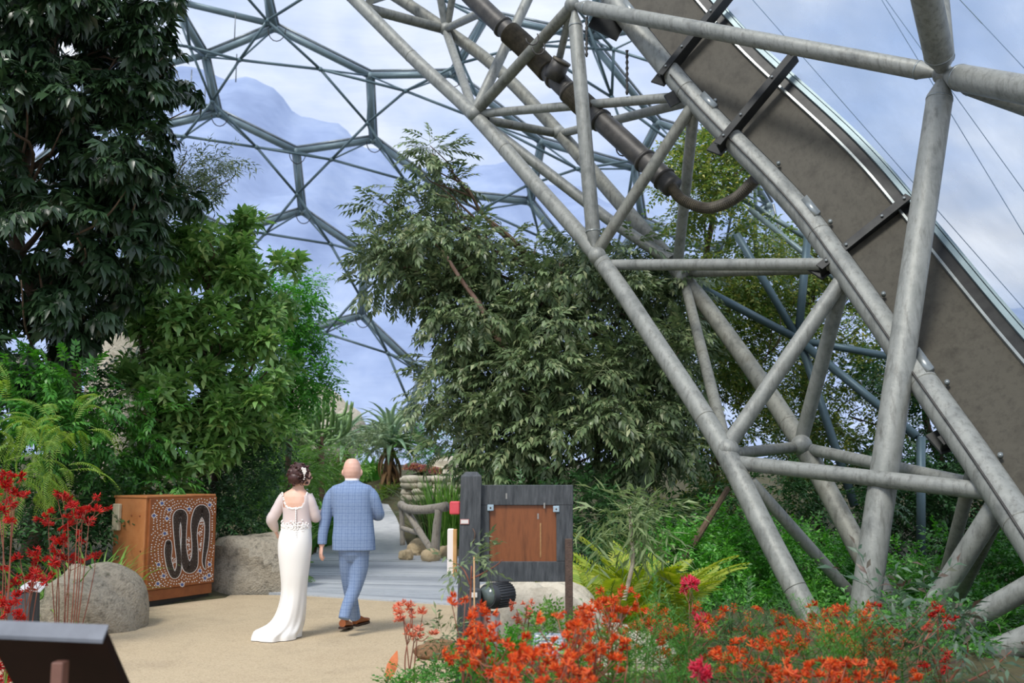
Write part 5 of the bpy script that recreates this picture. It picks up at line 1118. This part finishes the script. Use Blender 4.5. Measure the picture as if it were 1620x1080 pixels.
for a in (
 ('red kangaroo paw at the frame edge above the label post', 18, 785, 8.8, 17, RED, 32, 85), ('tall red kangaroo paw sprays right of the feathery shrub', 118, 808, 9.2, 20, RED, 48, 52),
 ('red kangaroo paw drooping onto the rounded boulder', 45, 905, 8.9, 15, RED, 40, 50), ('low red kangaroo paw in front of the label post', 20, 965, 8.6, 8, RED, 30, 60), ('pinkish red kangaroo paw cropped beside the lectern sign', 2, 1050, 7.2, 9, RED, 14, 70), ('red kangaroo paw mixed into the grass above the boulder', 105, 868, 9.5, 10, RED, 55, 35)):
    paw(*a)
paw('slim coral kangaroo paw standing alone on the gravel edge', 655, 985, 7.0, 11, CORAL, 26, 60, sc=.75, lf=6)
paw('little coral kangaroo paw in front of the pale granite block', 832, 968, 7.0, 7, CORAL, 18, 26, sc=.7, lf=6)
for a in (
 ('bright orange kangaroo paw touching the board post', 748, 1000, 5.6, 14, ORANGE, 34, 90), ('orange kangaroo paw below the spotlight base', 785, 1040, 5.4, 14, ORANGE, 40, 80), ('orange kangaroo paw leaning over the blue plaque', 885, 1010, 5.3, 16, ORANGE, 50, 70),
 ('dense orange kangaroo paw clump at the bottom centre of the bed', 855, 1060, 5.0, 16, ORANGE, 60, 50), ('orange-red kangaroo paw before the sloping rock slab', 955, 990, 5.9, 14, ORANGE, 36, 90), ('orange-red kangaroo paw under the weeping sapling', 1000, 975, 6.8, 12, ORANGE, 45, 50),
 ('scattered orange kangaroo paw among grey feathery leaves', 1080, 1010, 6.4, 13, ORANGE, 60, 60), ('orange kangaroo paw in front of the hedge', 1150, 985, 7.4, 12, ORANGE, 50, 40), ('fiery orange kangaroo paw at the bottom of the first chord', 1205, 1045, 5.8, 16, ORANGE, 60, 60),
 ('orange kangaroo paw beside the foot of the lower chord tube', 1265, 1000, 6.8, 10, ORANGE, 40, 50), ('red-orange kangaroo paw between the chord foot and the thick strut', 1330, 985, 7.0, 16, ORANGE, 45, 50), ('orange kangaroo paw climbing past the thick strut', 1370, 1030, 6.6, 16, ORANGE, 50, 60),
 ('dark red kangaroo paw near the blue-green gum sprig', 1440, 1010, 6.6, 14, RED, 50, 80), ('low orange kangaroo paw at the bottom edge below the gum sprig', 1400, 1065, 5.6, 12, ORANGE, 60, 40), ('orange kangaroo paw at the bottom edge under the hedge', 1290, 1065, 5.4, 12, ORANGE, 50, 30), ('orange kangaroo paw between the plaque and the sapling trunk', 940, 1045, 5.4, 13, ORANGE, 45, 50)):
    a = list(a); a[4] = int(a[4]*1.5); a[6] *= 1.25; a[7] *= 1.3; paw(*a, key='paw', sc=.7)
# pink grevillea blooms
for i, (u, v, d, lab) in enumerate(((1088, 925, 7.2, 'tall pink-red blossom spike before the hedge'), (1100, 985, 6.6, 'paired pink-red blossoms on a feathery stem'), (1115, 1062, 5.4, 'blurred pink-red blossom at the bottom edge'), (1045, 1000, 7.0, 'small rose-red blossom near the sloping slab'))):
    t = paw(lab, u, v, d, 4, PINK, 14, 26, key='pawbig', sc=.9, lf=0); t.name = 'pink_bloom'
# feathery grey-green shrubs
for i, (u, v, d, r, n, lab) in enumerate(((1060, 1040, 6.2, 70, 150, 'feathery grey-green bush below the hedge'), (1170, 1020, 6.6, 80, 170, 'feathery bush between the orange flowers'), (1290, 1055, 6.0, 80, 150, 'feathery bush at the foot of the chord tubes'), (1420, 1060, 6.0, 80, 110, 'feathery bush at the bottom under the gum sprig'), (985, 1050, 6.0, 50, 90, 'feathery tuft beside the sapling trunk'))):
    c = P(u, v, d); t = thing('feathery_bush', (c[0], c[1], hz(c[0], c[1])), lab, 'bush'); crown(t, [(u, v+15, d, r, r*.5, .3)], 'feather', LSHADE if i % 2 else LHEDGE, int(n*.6), .8, shell=.9, droop=-.5, tuftr=.14, per=6, name='spray')
# fern and weeping sapling
for i, (u, d, n, s, lab) in enumerate(((960, 9.4, 34, .72, 'yellow-green fern beside the board side post'), (1030, 9.8, 32, .72, 'yellow-green fern between the sapling and the hedge'), (985, 10.4, 26, .85, 'taller yellow-green fern behind the weeping sapling'))):
    c = on(u, d); clump('fern', lab, 'fern', c, n, 'bigfrond', LFERN, s*1.45, .22, 1.5, lname='frond')
LWIL = leafmat('willow_leaf', ['#5f7548', '#7c8f5e', '#98a877', '#6d8252'], rough=.5, trans=.3)
s_ = thing('weeping_sapling', on(985, 9), 'slender pale-trunked sapling with drooping narrow leaves', 'tree')
tp = spl(PP((978, 1012, 9), (985, 960, 9), (1001, 890, 9), (999, 850, 9), (996, 800, 9)), 5); part('trunk', MB().tube(tp, np.linspace(.025, .014, len(tp)), 8), BARKP, s_)
for i in range(12):
    a = RNG.uniform(0, 6.3); b0 = tp[-1-i % 8]; limb(s_, b0, b0+np.array([.16*math.cos(a), .16*math.sin(a), RNG.uniform(.0, .12)]), .006, .003, GREENSTEM)
crown(s_, [(995, 810, 9, 65, 32, .35), (960, 830, 9, 35, 25, .25), (1035, 825, 9, 35, 28, .25)], 'willow', LWIL, 60, .85, droop=.2, shell=.8, tuftr=.1, per=3)
# gum sprigs at the right, grey plant by the post, ground cover
gs = thing('gum_sapling', on(1440, 7.2), 'blue-green gum sapling sprawling beneath the truss feet', 'shrub')
crown(gs, [(1440, 985, 7.2, 60, 40, .35), (1530, 1010, 7, 80, 40, .4), (1390, 960, 7.4, 35, 30, .3), (1600, 1030, 6.8, 50, 40, .4), (1480, 950, 7.4, 40, 30, .3)], 'gum', LGUM, 70, .9, droop=.05, shell=.8, tuftr=.16, per=4)
for u, v in ((1440, 985), (1530, 1010), (1390, 960), (1600, 1030), (1480, 950)): limb(gs, on(1470, 7.2), P(u, v, 7.1), .012, .004, REDSTEM)
gp_ = thing('grey_shrublet', G(742, 1060)-np.array([0, .3, 0]), 'young grey-green sapling with a cane tie in front of the board post', 'plant')
tp = spl(PP((742, 1075, 6.8), (744, 960, 6.8), (746, 895, 6.8)), 5); part('stem', MB().tube(tp, np.linspace(.009, .006, len(tp)), 6), REDSTEM, gp_)
part('cane', MB().tube(PP((751, 1075, 6.78), (750, 880, 6.78)), .006, 6), mat('bamboo_cane', '#b98f62', '#caa47a', rough=.6), gp_)
limb(gp_, P(745, 915, 6.8), P(795, 885, 6.75), .006, .003, REDSTEM); limb(gp_, P(744, 925, 6.8), P(722, 890, 6.8), .006, .003, REDSTEM)
crown(gp_, [(745, 886, 6.8, 30, 14, .14), (790, 884, 6.75, 10, 9, .05)], 'gum', LGREY, 17, .62, droop=-.1, shell=.6, tuftr=.05, per=2)
for i, (u, v, d, r, n, mt, key, s, lab) in enumerate(((705, 1068, 6.9, 55, 110, LHEDGE, 'smalltwig', .55, 'leafy ground cover at the gravel edge by the brown stone'), (640, 1085, 6.6, 40, 60, LHEDGE, 'smalltwig', .5, 'low ground cover beside the orange leaf marker'), (812, 1030, 6.4, 45, 110, LBRIGHT, 'smalltwig', .55, 'bright ground cover below the pale granite block'), (880, 990, 6.8, 40, 80, LGRASS, 'smalltwig', .55, 'leafy ground cover behind the plaque'), (700, 1005, 7.2, 20, 26, LOLIVE, 'gum', .5, 'small round-leaved shrub sprouting beside the board post'), (930, 1070, 5.8, 60, 90, LGRASS, 'smalltwig', .55, 'green ground cover under the orange flowers'), (780, 1078, 5.6, 50, 90, LHEDGE, 'smalltwig', .5, 'green ground cover at the bottom by the board post'))):
    c = P(u, v, d); t = thing('ground_cover', (c[0], c[1], hz(c[0], c[1])), lab, 'plant'); crown(t, [(u, v+10, d, r, r*.45, .22)], key, mt, n, s, shell=.9, droop=-.3, tuftr=.1, per=5)
for u, d, n, s, lab in ((800, 6.9, 26, .55, 'spiky strap-leaved tuft beside the spotlight base'), (845, 7.1, 24, .5, 'strap-leaved tuft in front of the pale granite block'), (1000, 6.5, 30, .5, 'strap-leaved tuft at the sapling foot'), (1060, 7.4, 30, .55, 'strap-leaved tuft before the ferns')):
    tuft('strap_leaf_tuft', lab, 'plant', on(u, d), n, 'strap', LGRASS, s, .1)
